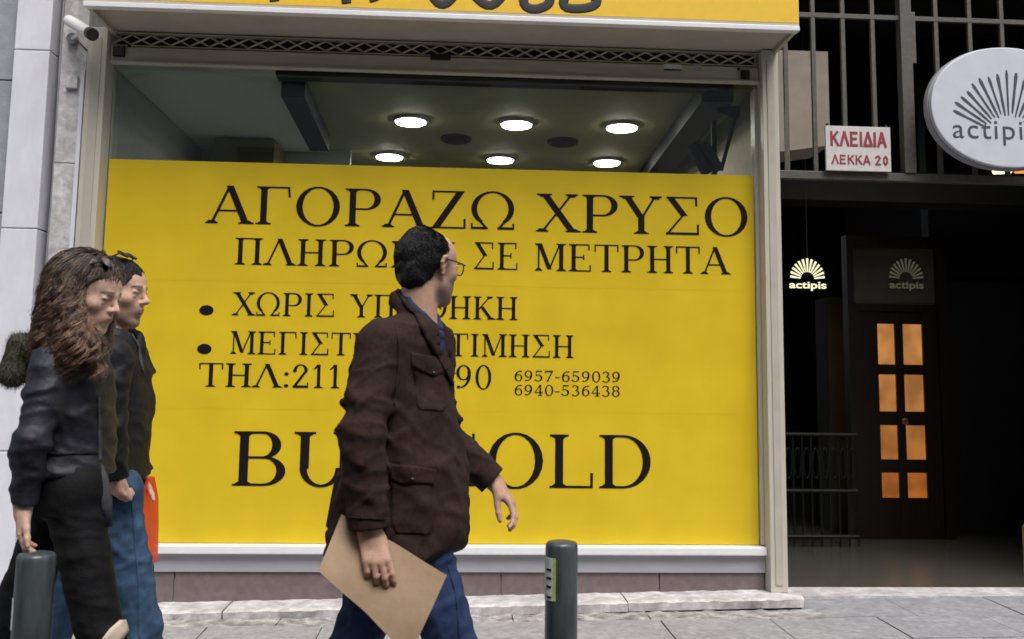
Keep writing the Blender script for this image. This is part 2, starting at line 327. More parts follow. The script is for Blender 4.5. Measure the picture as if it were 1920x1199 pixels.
def glyph(c):
    g = G()
    if c in 'AΛ':
        g.dg(.10, 0, .43, 1, .055).dg(.76, 0, .43, 1, .14).serif(.10, 0, .12).serif(.77, 0, .15)
        if c == 'A': g.bar(.2, .66, .34)
        return g, .90
    if c == 'Γ': return g.stem(.2).bar(.2, .70, .98).dg(.70, .72, .68, 1, .04), .78
    if c in 'OΘ':
        g.arc(.48, .5, .43, .53, wv=.125)
        if c == 'Θ': g.bar(.28, .68, .5).drop(.28, .4, .6).drop(.68, .4, .6)
        return g, .96
    if c == 'P': return g.stem(.2).bar(.2, .48, .98).bar(.2, .48, .46).arc(.46, .72, .29, .28, -90, 90), .80
    if c == 'Z': return g.bar(.08, .70, .98).drop(.09, .76, 1, .04).dg(.14, 0, .64, 1, .15).bar(.06, .72, .02).drop(.72, 0, .26, .04), .80
    if c == 'Ω': return g.arc(.48, .55, .43, .47, -52, 232, wv=.115).bar(.06, .38, .03, .06).bar(.58, .90, .03, .06).drop(.065, 0, .16, .035).drop(.895, 0, .16, .035).dg(.36, .02, .24, .20, .06).dg(.60, .02, .72, .20, .06), .98
    if c == 'X': return g.dg(.72, 0, .16, 1, .15).dg(.12, 0, .70, 1, .05).serif(.16, 1, .15, True).serif(.70, 1, .12, True).serif(.12, 0, .12).serif(.73, 0, .15), .86
    if c == 'Y': return g.dg(.41, .44, .13, 1, .14).dg(.44, .44, .70, 1, .05).stem(.42, 0, .48, t=0).serif(.13, 1, .15, True).serif(.71, 1, .12, True), .84
    if c == 'Σ': return g.bar(.08, .68, .98).drop(.68, .76, 1, .04).dg(.44, .5, .15, 1, .14).dg(.10, .02, .42, .52, .05).bar(.07, .70, .03, .06).drop(.71, 0, .28, .04), .80
    if c == 'Π': return g.stem(.2).stem(.68).bar(.2, .68, .98), .88
    if c == 'H': return g.stem(.2).stem(.70).bar(.2, .70, .5), .90
    if c == 'E': return g.stem(.2).bar(.2, .66, .98).drop(.67, .78, 1, .04).bar(.2, .5, .52).drop(.51, .42, .62, .035).bar(.2, .70, .02).drop(.71, 0, .24, .04), .80
    if c == 'M': return g.stem(.17, w=.05).stem(.86).dg(.50, .06, .20, 1, .13).dg(.50, .06, .82, 1, .05).serif(.5, .06, .001), 1.04
    if c == 'T': return g.stem(.41, t=0).bar(.05, .77, .98).drop(.06, .74, 1, .04).drop(.76, .74, 1, .04), .82
    if c == 'I': return g.stem(.22), .44
    if c == 'K': return g.stem(.2).dg(.24, .42, .66, 1, .05).dg(.72, 0, .36, .56, .14).serif(.66, 1, .12, True).serif(.73, 0, .15), .86
    if c == 'B': return g.stem(.2).bar(.2, .48, .98).bar(.2, .5, .52).bar(.2, .5, .02).arc(.46, .75, .25, .25, -90, 90).arc(.48, .27, .30, .27, -90, 90), .84
    if c == 'U': return g.rect(.2-T/2, .2+T/2, .32, 1).rect(.69, .735, .32, 1).serif(.2, 1, .15, True).serif(.71, 1, .12, True).arc(.436, .34, .30, .36, 180, 360, wv=.10, wh=.05), .90
    if c == 'G': return g.arc(.48, .5, .43, .53, 42, 330).stem(.78, .02, .42, b=0).drop(.80, .70, 1, .04), .98
    if c == 'L': return g.stem(.2).bar(.2, .70, .02).drop(.71, 0, .28, .04), .78
    if c == 'D': return g.stem(.2).bar(.2, .45, .98).bar(.2, .45, .02).arc(.43, .5, .43, .5, -90, 90), .94
    if c == '1': return g.stem(.27, t=0, w=.10).dg(.13, .80, .26, 1, .07), .52
    if c == '2': return g.arc(.28, .74, .22, .26, -20, 175, wv=.10).dg(.10, .06, .43, .68, .09).bar(.05, .50, .05, .10).drop(.51, 0, .22, .04).dot(.10, .72, .06), .58
    if c == '0': return g.arc(.29, .5, .24, .52, wv=.09), .58
    if c == '9': return g.arc(.27, .68, .22, .32, wv=.09).arc(.08, .55, .41, .55, -70, 20, wv=.09).dot(.13, .08, .06), .58
    if c == '6': return g.arc(.29, .32, .22, .32, wv=.09).arc(.48, .45, .41, .55, 110, 200, wv=.09).dot(.43, .92, .06), .58
    if c == '5': return g.bar(.13, .46, .95, .08).drop(.14, .5, .97, .04).arc(.24, .32, .25, .30, -130, 120, wv=.10).dot(.09, .14, .055), .58
    if c == '7': return g.bar(.07, .50, .95, .10).dg(.20, 0, .47, .96, .08).drop(.08, .78, 1, .04), .58
    if c == '3': return g.arc(.26, .76, .20, .24, -80, 160, wv=.09).arc(.26, .28, .24, .29, -150, 85, wv=.09), .58
    if c == '4': return g.stem(.38, t=0, w=.09).dg(.07, .3, .38, 1, .05).bar(.04, .54, .29, .05), .60
    if c == '8': return g.arc(.28, .75, .20, .25, wv=.08).arc(.28, .27, .23, .28, wv=.09), .58
    if c == '-': return g.bar(.05, .32, .38, .06), .38
    if c == ':': return g.dot(.14, .08, .07).dot(.14, .58, .07), .30
    if c == '•': return g.dot(.3, .3, .30), .6
    return g, .38
def text_mesh(name, words, m, parent, y=-.0035, depth=.0016):
    mb = MB()
    for (txt, x0, x1, z, h) in words:
        adv = 0; ps = []
        for c in txt:
            g, w = glyph(c); ps += [[(px+adv, py) for px, py in q] for q in g.p]; adv += w
        if txt != '•':
            xm = min(px for q in ps for px, _ in q); xM = max(px for q in ps for px, _ in q)
        else: xm, xM = 0, .6
        sx = (x1-x0)/(xM-xm)
        for k, q in enumerate(ps):
            P = [(x0+(px-xm)*sx, z+py*h) for px, py in q]
            n = len(P); jit = (k % 7)*.00006
            mb.add([(a, y-jit, b) for a, b in P]+[(a, y+depth, b) for a, b in P], [tuple(range(n)), tuple(range(2*n-1, n-1, -1))]+[(i, i+n, (i+1) % n+n, (i+1) % n) for i in range(n)])
    return mb.build(name, m, parent)
def X0(px, py): return at(px, py, 0)[0]
rows = [
 [('AΓOPAZΩ', X0(385, 418), X0(964, 430), 2.288, .238), ('XPYΣO', X0(1005, 435), X0(1402, 445), 2.281, .243)],
 [('ΠΛHPΩMH', X0(440, 495), X0(852, 500), 2.035, .165), ('ΣE', X0(889, 505), X0(970, 508), 2.035, .170), ('METPHTA', X0(1003, 508), X0(1370, 515), 2.034, .172)],
 [('•', X0(374, 577), X0(401, 577), 1.718, .105), ('XΩPIΣ', X0(435, 590), X0(626, 592), 1.722, .142), ('YΠOΘHKH', X0(655, 595), X0(970, 600), 1.722, .142)],
 [('•', X0(370, 650), X0(397, 650), 1.482, .105), ('MEΓIΣTH', X0(432, 663), X0(700, 664), 1.487, .138), ('EKTIMHΣH', X0(760, 668), X0(1075, 670), 1.492, .140)],
 [('THΛ:211', X0(372, 727), X0(636, 727), 1.287, .142), ('90', X0(855, 727), X0(921, 727), 1.293, .146)],
 [('6957-659039', X0(965, 714), X0(1162, 714), 1.345, .066)],
 [('6940-536438', X0(965, 741), X0(1162, 741), 1.258, .066)],
 [('BUY', X0(435, 911), X0(775, 912), .700, .322), ('GOLD', X0(795, 916), X0(1220, 917), .700, .322)]]
for r in rows: text_mesh('lettering', r, 'ink', poster)
# ------------------------------------------------------------------ roller shutter, rolled up
sh = empty('roller_shutter', (0, -.04, 3.3), 'rolled up shutter with lattice above the shop window glass', 'shutter')
box('bottom_bar', XL+.004, XR-.004, -.075, -.035, 3.262, 3.368, 'shutter', sh, bevel=.005)
box('bar_lip', XL+.004, XR-.004, -.088, -.0765, 3.262, 3.275, 'cream', sh, bevel=.002)
box('shutter_box', XL+.004, XR-.004, .02, .05, 3.30, 3.50, 'black', sh)
for x, z, w, h in ((X0(232, 105), 3.335, .075, .07), (X0(826, 120), 3.365, .13, .04), (X0(1390, 146), 3.315, .062, .062)):
    box('bar_lock' if h == .04 else 'end_fitting', x-w/2, x+w/2, -.092, -.0765, z-h/2, z+h/2, 'black', sh, bevel=.01)
for x, z in ((X0(250, 100), 3.372), (X0(1378, 138), 3.352)):
    MB().lathe((x, -.078, z), [(.010, -.004), (.010, .002)], 12, 'y').build('bolt', 'black', sh)
box('price_sticker', X0(1240, 130), X0(1272, 130), -.0775, -.0757, 3.325, 3.37, 'paper', sh)
box('dark_sticker', X0(1240, 140), X0(1272, 140), -.0790, -.0776, 3.327, 3.337, 'ink', sh)
box('pale_sticker', X0(1293, 130), X0(1310, 130), -.0775, -.0757, 3.33, 3.372, 'greypanel', sh)
me_l = MB().tube([(-.060, 0, -.021), (.060, 0, .021)], .0045, 6).v
def rod(a, b, r=.0045): return MB().tube([a, b], r, 6)
base = None
for i in range(34):
    x = XL+.065+i*.1195
    for s in (1, -1):
        if base is None:
            mb = rod((-.058, -.04, 3.3-.030), (.058, -.04, 3.3+.030), .006); base = mb.build('lattice_rod', 'shutter', sh); o = base
        else:
            o = base.copy(); COL.objects.link(o); o.parent = sh
        o.scale = (s, 1, 1); o.location = (x, -.058-.006*s-(-.04), 3.420-3.3)
for z in (3.380, 3.462): box('lattice_rail', XL+.004, XR-.004, -.066, -.05, z-.004, z+.004, 'shutter', sh)
# ------------------------------------------------------------------ sign box above
sg = empty('sign_box', (0, -.25, 3.44), 'long yellow shop sign box with black brush lettering over the window', 'sign')
SL, SR = -2.155, 2.008
box('soffit', SL, SR, -.50, .05, 3.475, 3.50, 'soffit', sg)
box('sign_face', SL, SR, -.545, -.50, 3.486, 4.25, 'signyellow', sg)
box('lower_trim', SL-.002, SR+.002, -.552, -.499, 3.436, 3.466, 'white', sg, bevel=.004)
box('trim_gap', SL, SR, -.544, -.499, 3.466, 3.486, 'shutter', sg)
for x0, x1 in ((SL-.002, SL+.02), (SR-.02, SR+.003)): box('side_panel', x0, x1, -.499, .04, 3.445, 4.25, 'soffit', sg)
box('top_panel', SL, SR, -.50, .05, 4.25, 4.27, 'soffit', sg)
def brush(pts, r=.028, y=-.5465):
    mb = MB()
    for _ in range(2):                       # rounded corners of the brush stroke
        q = [pts[0]]
        for (a, b_), (c, d) in zip(pts[:-1], pts[1:]): q += [(a*.75+c*.25, b_*.75+d*.25), (a*.25+c*.75, b_*.25+d*.75)]
        pts = q+[pts[-1]]
    P = [at(px, py, -.546) for px, py in pts]
    P = [(p[0], y, p[2]) for p in P]
    mb2 = MB().tube(P, r, 12); v = [(a, y+(b-y)*.06, c) for a, b, c in mb2.v]; mb.add(v, mb2.f)
    for p in (P[0], P[-1]): 0 and mb.add([(p[0]+r*math.cos(k*PI/8), y-.001, p[2]+r*math.sin(k*PI/8)) for k in range(16)], [tuple(range(16))])
    mb.build('brush_lettering', 'paintink', sg, smooth=True)
for st in ([(515, 3), (512, -20), (520, -60)], [(650, 7), (646, -20), (650, -60)], [(703, 3), (692, -25), (650, -30)],
           [(800, -45), (806, -12), (828, 14), (852, -6), (868, -40), (884, -12), (918, 17), (946, -10), (955, -45)],
           [(1036, -50), (990, -35), (978, 8), (1000, 20), (1030, 10), (1032, -8), (1000, -12)],
           [(1066, -50), (1060, -10), (1054, 16), (1100, 17), (1124, 5), (1108, -12), (1070, -12)]): brush(st)
# ------------------------------------------------------------------ shop interior behind the clear strip
box_i = lambda *a: tag(box(*a), kind='structure')
box_i('interior_ceiling', -2.3, 2.06, .16, 5.2, 3.40, 3.46, 'olive')
box_i('interior_back_wall', -2.3, 2.06, 5.2, 5.26, 0, 3.46, 'olive')
box_i('interior_side_wall', -2.36, -2.3, .1, 5.26, 0, 3.5, 'shopgrey')
box_i('interior_partition', 2.06, 2.10, .1, 5.2, 0, 6.2, 'beige')
box_i('interior_floor', -2.3, 2.06, .1, 5.2, .04, .08, 'shopgrey')
tag(box('ceiling_panel', -2.29, -1.17, .31, 2.6, 3.375, 3.397, 'shopceil'), 'pale blue grey ceiling panel behind the glass at the upper left corner', 'ceiling panel')
box_i('interior_wing_wall', -2.3, -.98, 2.62, 2.7, .08, 3.40, 'shopgrey')
tag(box('wall_cupboard', at(402, 262, 2.1)[0], at(515, 262, 2.1)[0], 2.1, 2.6, 2.4, at(450, 262, 2.1)[2], 'oliveD'), 'dark olive cupboard top seen low behind the glass at left', 'cupboard')
def beamo(name, pa, pb, w, label):
    a, b = onz(*pa, 3.36), onz(*pb, 3.36); d = (b-a); d[2] = 0; n = np.array([-d[1], d[0], 0]); n /= np.linalg.norm(n); n *= w/2
    MB_ = MB().hexa([a-n+[0, 0, -.10], a+n+[0, 0, -.10], b+n+[0, 0, -.10], b-n+[0, 0, -.10]], [a-n+[0, 0, .035], a+n+[0, 0, .035], b+n+[0, 0, .035], b-n+[0, 0, .035]])
    tag(MB_.build(name, 'beam'), label, 'beam')
beamo('ceiling_beam', (550, 155), (600, 262), .16, 'short dark beam on the shop ceiling left of the round lamps')
beamo('ceiling_beam', (1345, 165), (1215, 335), .22, 'long black diagonal beam on the shop ceiling right of the round lamps')
tag(box('ceiling_track', -1.2, 1.66, .18, .30, 3.30, 3.398, 'beam'), 'dark blue-black track along the ceiling edge just inside the glass', 'track')
def disc(name, px, py, Y, r, m, label, group, lit=True):
    p = at(px, py, Y); o = empty(name, (p[0], Y, 3.40), label, 'ceiling light' if lit else 'vent', group)
    MB().lathe((p[0], Y, 3.40), [(r+.012, 0), (r+.012, -.022), (r, -.026)], 32).build('rim', 'shopgrey' if lit else 'beam', o, smooth=False)
    MB().lathe((p[0], Y, 3.40), [(r-.006, -.0262), (r-.010, -.034)], 32).build('diffuser' if lit else 'vent_plate', m, o)
    return o
ord_ = ['leftmost', 'middle', 'rightmost']
for k, (px, py) in enumerate(((770, 228), (968, 236), (1166, 240))): disc('ceiling_light', px, py, 1.5, .125, 'lamp', 'lit round ceiling lamp, %s of the three in the nearer upper row' % ord_[k], 'round lamps on the shop ceiling')
for k, (px, py) in enumerate(((730, 299), (938, 303), (1138, 307))): disc('ceiling_light', px, py, 2.73, .125, 'lamp', 'lit round ceiling lamp, %s of the three just above the yellow poster' % ord_[k], 'round lamps on the shop ceiling')
for k, (px, py) in enumerate(((855, 268), (1055, 270))): disc('ceiling_vent', px, py, 2.05, .12, 'beam', 'dark unlit disc on the shop ceiling, %s of the two' % ('left' if k == 0 else 'right'), 'dark discs on the shop ceiling', False)
# cluttered stand with a spotlight arm at the right end
st = empty('display_stand', (1.78, .55, 2.2), 'dark stand with tilted spotlight behind the right end of the glass', 'stand')
MB().tube([(1.80, .6, .08), (1.80, .6, 3.2)], .02).build('pole', 'beam', st)
MB().tube([at(1300, 270, .5), at(1330, 325, .5)], .055, 14).build('spotlight', 'black', st)
MB().tube([at(1318, 268, .45), at(1350, 320, .45)], .035, 12).build('spotlight', 'darkmetal', st)
MB().tube([at(1345, 205, .5), at(1385, 212, .5)], [.02, .05], 12).build('bracket', 'beam', st)
MB().tube([at(1380, 215, .5), at(1352, 320, .5)], .014, 8).build('cable', 'beam', st)
# ------------------------------------------------------------------ left: wall, pilasters, cable
PW = .0
wl = bpy.data.objects.new('wall_left', None); COL.objects.link(wl); tag(wl, kind='structure'); WORLDPOS['wall_left'] = (0, 0, 0)
zj = [-.1, .45, 1.27, 2.32, 3.15, 4.4, 6.2]
for i in range(6):
    for x0, x1 in ((-3.9, -3.306), (-3.3, -2.716)): box('stone_block', x0, x1, -.02, .2, zj[i]+.004, zj[i+1]-.004, 'greystone', wl, bevel=.004)
box('joint_backing', -3.9, -2.716, -.008, .19, -.1, 6.2, 'darkmetal', wl)
p1 = empty('pilaster', (-2.61, -.1, 0), 'flat white painted pilaster at the far left beside the grey stone wall', 'pilaster', 'pilasters left of the window')
for i in range(5): box('stone_block', -2.715, -2.505, -.13, .2, (-.1, .9, 2.21, 3.31, 4.4)[i]+.003, (.9, 2.21, 3.31, 4.4, 6.2)[i]-.002, 'pilwhite', p1, bevel=.006)
p2 = empty('pilaster', (-2.36, -.1, 0), 'mottled marble pilaster directly left of the window frame, below the security camera', 'pilaster', 'pilasters left of the window')
for i in range(5): box('stone_block', -2.445, -2.292, -.10, .2, (-.1, .55, 1.62, 2.62, 3.75)[i]+.002, (.55, 1.62, 2.62, 3.75, 6.2)[i]-.002, 'marble', p2, bevel=.005)
box('edge_strip', -2.318, -2.294, -.112, -.1005, 0, 3.2, 'pilwhite', p2)
tag(box('gap_wall', -2.505, -2.445, .02, .2, -.1, 6.2, 'darkmetal'), kind='structure')
cb = MB().tube([(-2.475+.004*math.sin(z*3), -.03, z) for z in np.arange(-.05, 5, .12)], .011, 8).tube([(-2.452+.005*math.sin(z*4+1), -.035, z) for z in np.arange(-.05, 5, .12)], .007, 6)
tag(cb.build('cable', 'greystone', smooth=True), 'thin grey cables running down the dark gap between the two pilasters', 'cable')
# security camera
sc = empty('security_camera', at(135, 88, -.12), 'small white security camera on a bracket under the sign corner', 'camera')
a, b = at(128, 38, -.16), at(168, 62, -.34)
MB().tube([a, a+(b-a)*.04, a+(b-a)*.9, b], [.030, .034, .034, .032], 20).build('housing', 'camwhite', sc, smooth=False)
MB().tube([b, b+(b-a)*.14], [.036, .038], 20).build('lens_hood', 'black', sc)
MB().tube([b-(b-a)*.4+np.array([0, 0, -.03]), at(136, 72, -.14), at(136, 78, -.105)], .010, 10).build('bracket_arm', 'camwhite', sc)
MB().lathe(at(137, 74, -.115), [(.034, -.02), (.034, .012)], 20, 'y').build('mount', 'steel', sc)
box('junction_box', -2.40, -2.33, -.125, -.1005, 3.08, 3.16, 'marble', sc, bevel=.004)
MB().tube([at(150, 80, -.1), at(172, 100, -.11), at(170, 170, -.1), at(176, 250, -.08)], .006, 6).build('wire', 'black', sc)
# ------------------------------------------------------------------ right: passage, grille
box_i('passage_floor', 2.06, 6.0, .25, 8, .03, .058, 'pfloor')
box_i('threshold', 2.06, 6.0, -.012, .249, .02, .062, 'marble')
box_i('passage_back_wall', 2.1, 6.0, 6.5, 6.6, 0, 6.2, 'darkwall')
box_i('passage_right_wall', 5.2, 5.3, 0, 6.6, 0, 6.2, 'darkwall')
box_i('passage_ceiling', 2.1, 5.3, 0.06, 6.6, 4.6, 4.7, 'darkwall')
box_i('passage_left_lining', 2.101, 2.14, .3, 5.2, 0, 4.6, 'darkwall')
rp = tag(box('pier', 4.28, 5.2, -.1, .3, 0, 6.2, 'greystone'), 'grey stone pier closing the passage opening on the right', 'pier')
gr = empty('metal_grille', (3, 0, 2.69), 'dark painted metal grille above the passage opening', 'grille')
GZ = 2.66
box('bottom_rail', 2.03, 4.28, -.02, .03, GZ, GZ+.052, 'grille', gr, bevel=.004)
box('rail', 2.03, 4.28, -.012, .018, 3.745, 3.775, 'grille', gr)
box('post', 2.878, 2.955, -.03, .04, GZ+.053, 4.55, 'grille', gr, bevel=.004)
box('hinge', 2.957, 2.985, -.02, .02, 3.45, 3.80, 'grille', gr, bevel=.004)
for x in (2.115, 2.30, 2.50, 2.70, 3.13, 3.36, 3.58, 3.80, 4.02):
    box('bar', x-.013, x+.013, -.010, .016, GZ+.053, 4.55, 'grille', gr)
box('frame_upright', 2.022, 2.05, -.03, .03, .06, 4.55, 'soffit', gr)
duct = MB().hexa([(2.15, .5, 2.95), (2.60, .5, 3.02), (2.60, .9, 3.02), (2.15, .9, 2.95)], [(2.15, .5, 3.70), (2.60, .5, 3.70), (2.60, .9, 3.70), (2.15, .9, 3.70)]).build('duct_box', 'beige')
tag(duct, 'beige box behind the metal grille beside the shop corner', 'box')
box_i('passage_beam', 2.15, 5.2, 1.6, 1.9, 2.85, 3.1, 'darkwall')
def txt(name, s, m, parent, x0, x1, z, h, y, bold=0, spacing=1.0, dup=0):
    cu = bpy.data.curves.new('t', 'FONT'); cu.body = s; cu.extrude = .0012; cu.offset = bold; cu.space_character = spacing
    o = bpy.data.objects.new('t', cu); COL.objects.link(o); dgp = bpy.context.evaluated_depsgraph_get()
    me = bpy.data.meshes.new_from_object(o.evaluated_get(dgp)); bpy.data.objects.remove(o); bpy.data.curves.remove(cu)
    P = np.array([v.co for v in me.vertices]); fs = [tuple(p.vertices) for p in me.polygons]; bpy.data.meshes.remove(me)
    mn, mx = P.min(0), P.max(0); hh = h if h else (x1-x0)/(mx[0]-mn[0])*(mx[1]-mn[1])
    V = [(x0+(p[0]-mn[0])/(mx[0]-mn[0])*(x1-x0), y-p[2], z+(p[1]-mn[1])/(mx[1]-mn[1])*hh) for p in P]
    mb = MB(); mb.add(V, fs)
    if dup:
        for i_, (a, c) in enumerate(((dup, 0), (-dup, 0), (0, dup), (0, -dup))): mb.add([(q[0]+a, q[1]-.0001*(i_+1), q[2]+c) for q in V], fs)
    return mb.build(name, m, parent)
ks = empty('key_cutting_sign', (2.58, -.04, 2.71), 'small white metal sign with red hand painted Greek letters on the grille', 'sign')
ka, kb = at(1547, 236, -.05), at(1671, 323, -.05)
kx0, kx1, kz0, kz1 = ka[0], kb[0], kb[2], ka[2]-.0
box('plate', kx0, kx1, -.055, -.035, kz0, kz1, 'keywhite', ks, bevel=.003)
SANS = {'K': [(.1, 0, .1, 1), (.1, .42, .62, 1), (.28, .6, .66, 0)], 'Λ': [(.05, 0, .36, 1), (.36, 1, .68, 0)], 'E': [(.1, 0, .1, 1), (.1, .96, .6, .96), (.1, .52, .52, .52), (.1, .04, .6, .04)],
        'I': [(.1, 0, .1, 1)], 'Δ': [(.05, .04, .36, 1), (.36, 1, .68, .04), (.05, .04, .68, .04)], 'A': [(.05, 0, .36, 1), (.36, 1, .68, 0), (.16, .32, .56, .32)],
        '2': [(.08, .80, .2, .96), (.2, .96, .42, .96), (.42, .96, .52, .74), (.52, .74, .08, .04), (.08, .04, .56, .04)],
        '0': [(.1, .3, .1, .72), (.1, .72, .28, .98), (.28, .98, .46, .72), (.46, .72, .46, .3), (.46, .3, .28, .02), (.28, .02, .1, .3)], ' ': []}
def hand_sign(s, x0, x1, z, h, wd, y):
    adv = 0; segs = []
    for c in s:
        q = SANS[c]; segs += [(a+adv, b_, c_+adv, d_) for a, b_, c_, d_ in q]; adv += (.34 if c == 'I' else .42 if c == ' ' else .84)
    sx = (x1-x0)/max(max(q[0], q[2]) for q in segs); mb = MB()
    for k, (a, b_, c_, d_) in enumerate(segs):
        A = np.array([x0+a*sx, z+b_*h]); B = np.array([x0+c_*sx, z+d_*h]); d = nrm2(B-A); n = np.array([-d[1], d[0]])*wd/2; A = A-d*wd*.3; B = B+d*wd*.3; yy = y-.00008*k
        P = [A-n, B-n*.9, B+n*.9, A+n]
        mb.add([(q[0], yy, q[1]) for q in P]+[(q[0], y+.002, q[1]) for q in P], [(0, 1, 2, 3), (7, 6, 5, 4)]+[(i, i+4, (i+1) % 4+4, (i+1) % 4) for i in range(4)])
    mb.build('red_lettering', 'red', ks)
def nrm2(v): return v/np.linalg.norm(v)
hand_sign('KΛEIΔIA', kx0+.030, kx1-.034, kz0+.165, .088, .017, -.0572)
hand_sign('ΛEKKA 20', kx0+.036, kx1-.026, kz0+.045, .056, .010, -.0572)
for x in (kx0+.02, kx1-.02): box('hook', x-.004, x+.004, -.045, -.021, kz1-.02, kz1+.02, 'darkmetal', ks)
# oval projecting sign
oc = at(1892, 201, -.24)
os_ = empty('oval_sign', (oc[0], -.15, oc[2]), 'white oval shop sign with grey seashell rays, hung before the grille', 'sign')
def oval(rx, rz, y0, y1, n=72, ex=2.1):
    ring = []
    for k in range(n):
        a = 2*PI*k/n; c, s = math.cos(a), math.sin(a)
        r = (abs(c)**ex+abs(s)**ex)**(-1/ex)
        x, z = rx*r*c, rz*r*s
        z += .05*x*0; x += -.12*z*0
        ring.append((oc[0]+x, oc[2]+z))
    return MB().add([(x, y0, z) for x, z in ring]+[(x, y1, z) for x, z in ring], [tuple(range(n)), tuple(range(2*n-1, n-1, -1))]+[(i, i+n, (i+1) % n+n, (i+1) % n) for i in range(n)])
RX, RZ = .505, .390
oval(RX, RZ, -.24, -.205).build('face', 'signwhite', os_, bevel=.008)
oval(RX+.008, RZ+.008, -.204, -.155).build('rim', 'greypanel', os_)
MB().tube([(oc[0], -.156, oc[2]+.2), (oc[0], 0, oc[2]+.2)], .02).build('bracket', 'darkmetal', os_)
ax, bx = at(1787, 262, -.24), at(1943, 262, -.24)
txt('grey_lettering', 'actipis', 'greyprint', os_, ax[0], bx[0], at(1850, 272, -.24)[2], .155, -.2415, bold=-.004, spacing=1.12)
mb = MB(); fc = at(1893, 262, -.24)
for k in range(17):
    a = math.radians(152-k*(124/16)); r0 = .17+.012*math.sin(k*2.3); r1 = .475+.012*math.sin(k*1.7)-.07*abs(k-8)/8
    wd = .0092+.0035*math.sin(k*3.1)
    c, s = math.cos(a), math.sin(a)*.93; n = (-math.sin(a), math.cos(a))
    P = []
    for t_, w_ in ((0, .5), (.25, .9), (.6, .8), (.9, 1.2), (1, .6)):
        r = r0+(r1-r0)*t_; P.append((fc[0]+r*c, fc[2]-.0+r*s, wd*w_))
    for i in range(4):
        (x0, z0, w0), (x1, z1, w1) = P[i], P[i+1]
        mb.add([(x0-n[0]*w0, -.2412, z0-n[1]*w0), (x0+n[0]*w0, -.2412, z0+n[1]*w0), (x1+n[0]*w1, -.2412, z1+n[1]*w1), (x1-n[0]*w1, -.2412, z1-n[1]*w1)], [(0, 1, 2, 3)])
mb.build('shell_rays', 'greyprint', os_)
# lamps under the oval sign
lp = empty('passage_lamp', at(1880, 318, .3), 'small warm lit lamp just below the oval sign', 'lamp')
MB().tube([at(1864, 320, .3), at(1894, 319, .3)], .026, 16).build('bulb', 'warmlamp', lp)
box('lamp_holder', lp.location[0]-.07, lp.location[0]+.07, .28, .32, lp.location[2]+.027, lp.location[2]+.055, 'darkmetal', lp)
lq = empty('orange_lamp', at(1925, 315, .6), 'dim orange lamp at the right picture edge below the oval sign', 'lamp')
MB().tube([at(1905, 317, .6), at(1945, 316, .6)], .035, 16).build('bulb', 'orangelamp', lq)
# lit shell logo and its modelled reflection
def logo(name, px0, px1, pyt, pyb, Y, m, label):
    a, b = at(px0, pyb, Y), at(px1, pyt, Y); w = b[0]-a[0]; h = b[2]-a[2]; cx = (a[0]+b[0])/2
    o = empty(name, (cx, Y, a[2]), label, 'sign')
    mb = MB()
    for k in range(13):
        an = math.radians(172-k*164/12); r0, r1 = h*.22, h*.62*(1-.12*abs(k-6)/6)
        c, s = math.cos(an), math.sin(an); n = (-s*h*.035, c*h*.035); zc = a[2]+h*.34
        mb.add([(cx+r0*c*.95-n[0]*.5, Y, zc+r0*s-n[1]*.5), (cx+r0*c*.95+n[0]*.5, Y, zc+r0*s+n[1]*.5), (cx+r1*c*.95+n[0], Y, zc+r1*s+n[1]), (cx+r1*c*.95-n[0], Y, zc+r1*s-n[1]),
                (cx+r0*c*.95, Y+.01, zc+r0*s), (cx+r1*c*.95, Y+.01, zc+r1*s)], [(0, 1, 2, 3), (0, 4, 5, 3), (1, 2, 5, 4)])
    mb.build('shell_rays', m, o)
    txt('lit_lettering', 'actipis', m, o, a[0], b[0], a[2], h*.27, Y-.001, bold=.02)
    return o
lg = logo('hanging_logo_sign', 1480, 1548, 483, 545, 1.2, 'glow', 'glowing shell logo sign hanging in the dark passage')
MB().tube([(lg.location[0], 1.2, lg.location[2]+.25), (lg.location[0], 1.2, 4.6)], .004, 6).build('hanging_wire', 'darkmetal', lg)
# door with amber panes
DY = 2.2
d0, d1 = at(1606, 1020, DY), at(1762, 1020, DY)
dr = empty('panelled_door', ((d0[0]+d1[0])/2, DY, .058), 'dark wooden passage door with eight glowing amber panes', 'door')
ztop = 2.62
cells = []
for (x0, x1, ys) in (((1648), 1680, ((616, 688), (704, 772), (799, 862), (886, 930))), (1695, 1732, ((606, 682), (703, 772), (798, 862), (888, 936)))):
    for (ya, yb) in ys: cells.append((x0+(ya-616)*.02, x1+(ya-616)*.02, ya, yb))
xa = [at(1606, 800, DY)[0], at(1650, 780, DY)[0], at(1683, 780, DY)[0], at(1698, 780, DY)[0], at(1735, 780, DY)[0], at(1764, 800, DY)[0]]
zr = []
for (ya, yb) in ((608, 684), (703, 772), (798, 862), (887, 934)): zr.append((at(1690, yb, DY)[2], at(1690, ya, DY)[2]))
for i in (0, 2, 4): box('door_stile', xa[i], xa[i+1], DY, DY+.05, .06, 2.0, 'wood', dr)
ze = [.06]+[z for pr_ in reversed(zr) for z in pr_]+[2.0]
for k in range(5):
    for i in (1, 3): box('door_rail', xa[i]+.001, xa[i+1]-.001, DY+.004, DY+.046, ze[2*k], ze[2*k+1], 'wood', dr)
for k_, (z0, z1) in enumerate(zr):
    for i in (1, 3): box('amber_pane', xa[i]-.004, xa[i+1]+.004, DY+.02, DY+.03, z0-.004, z1+.004, 'amber%d' % k_, dr)
box('door_frame', xa[0]-.06, xa[0]-.002, DY-.03, DY+.08, .06, 2.66, 'wood', dr); box('door_frame', xa[5]+.002, xa[5]+.09, DY-.03, DY+.08, .06, 2.66, 'wood', dr)
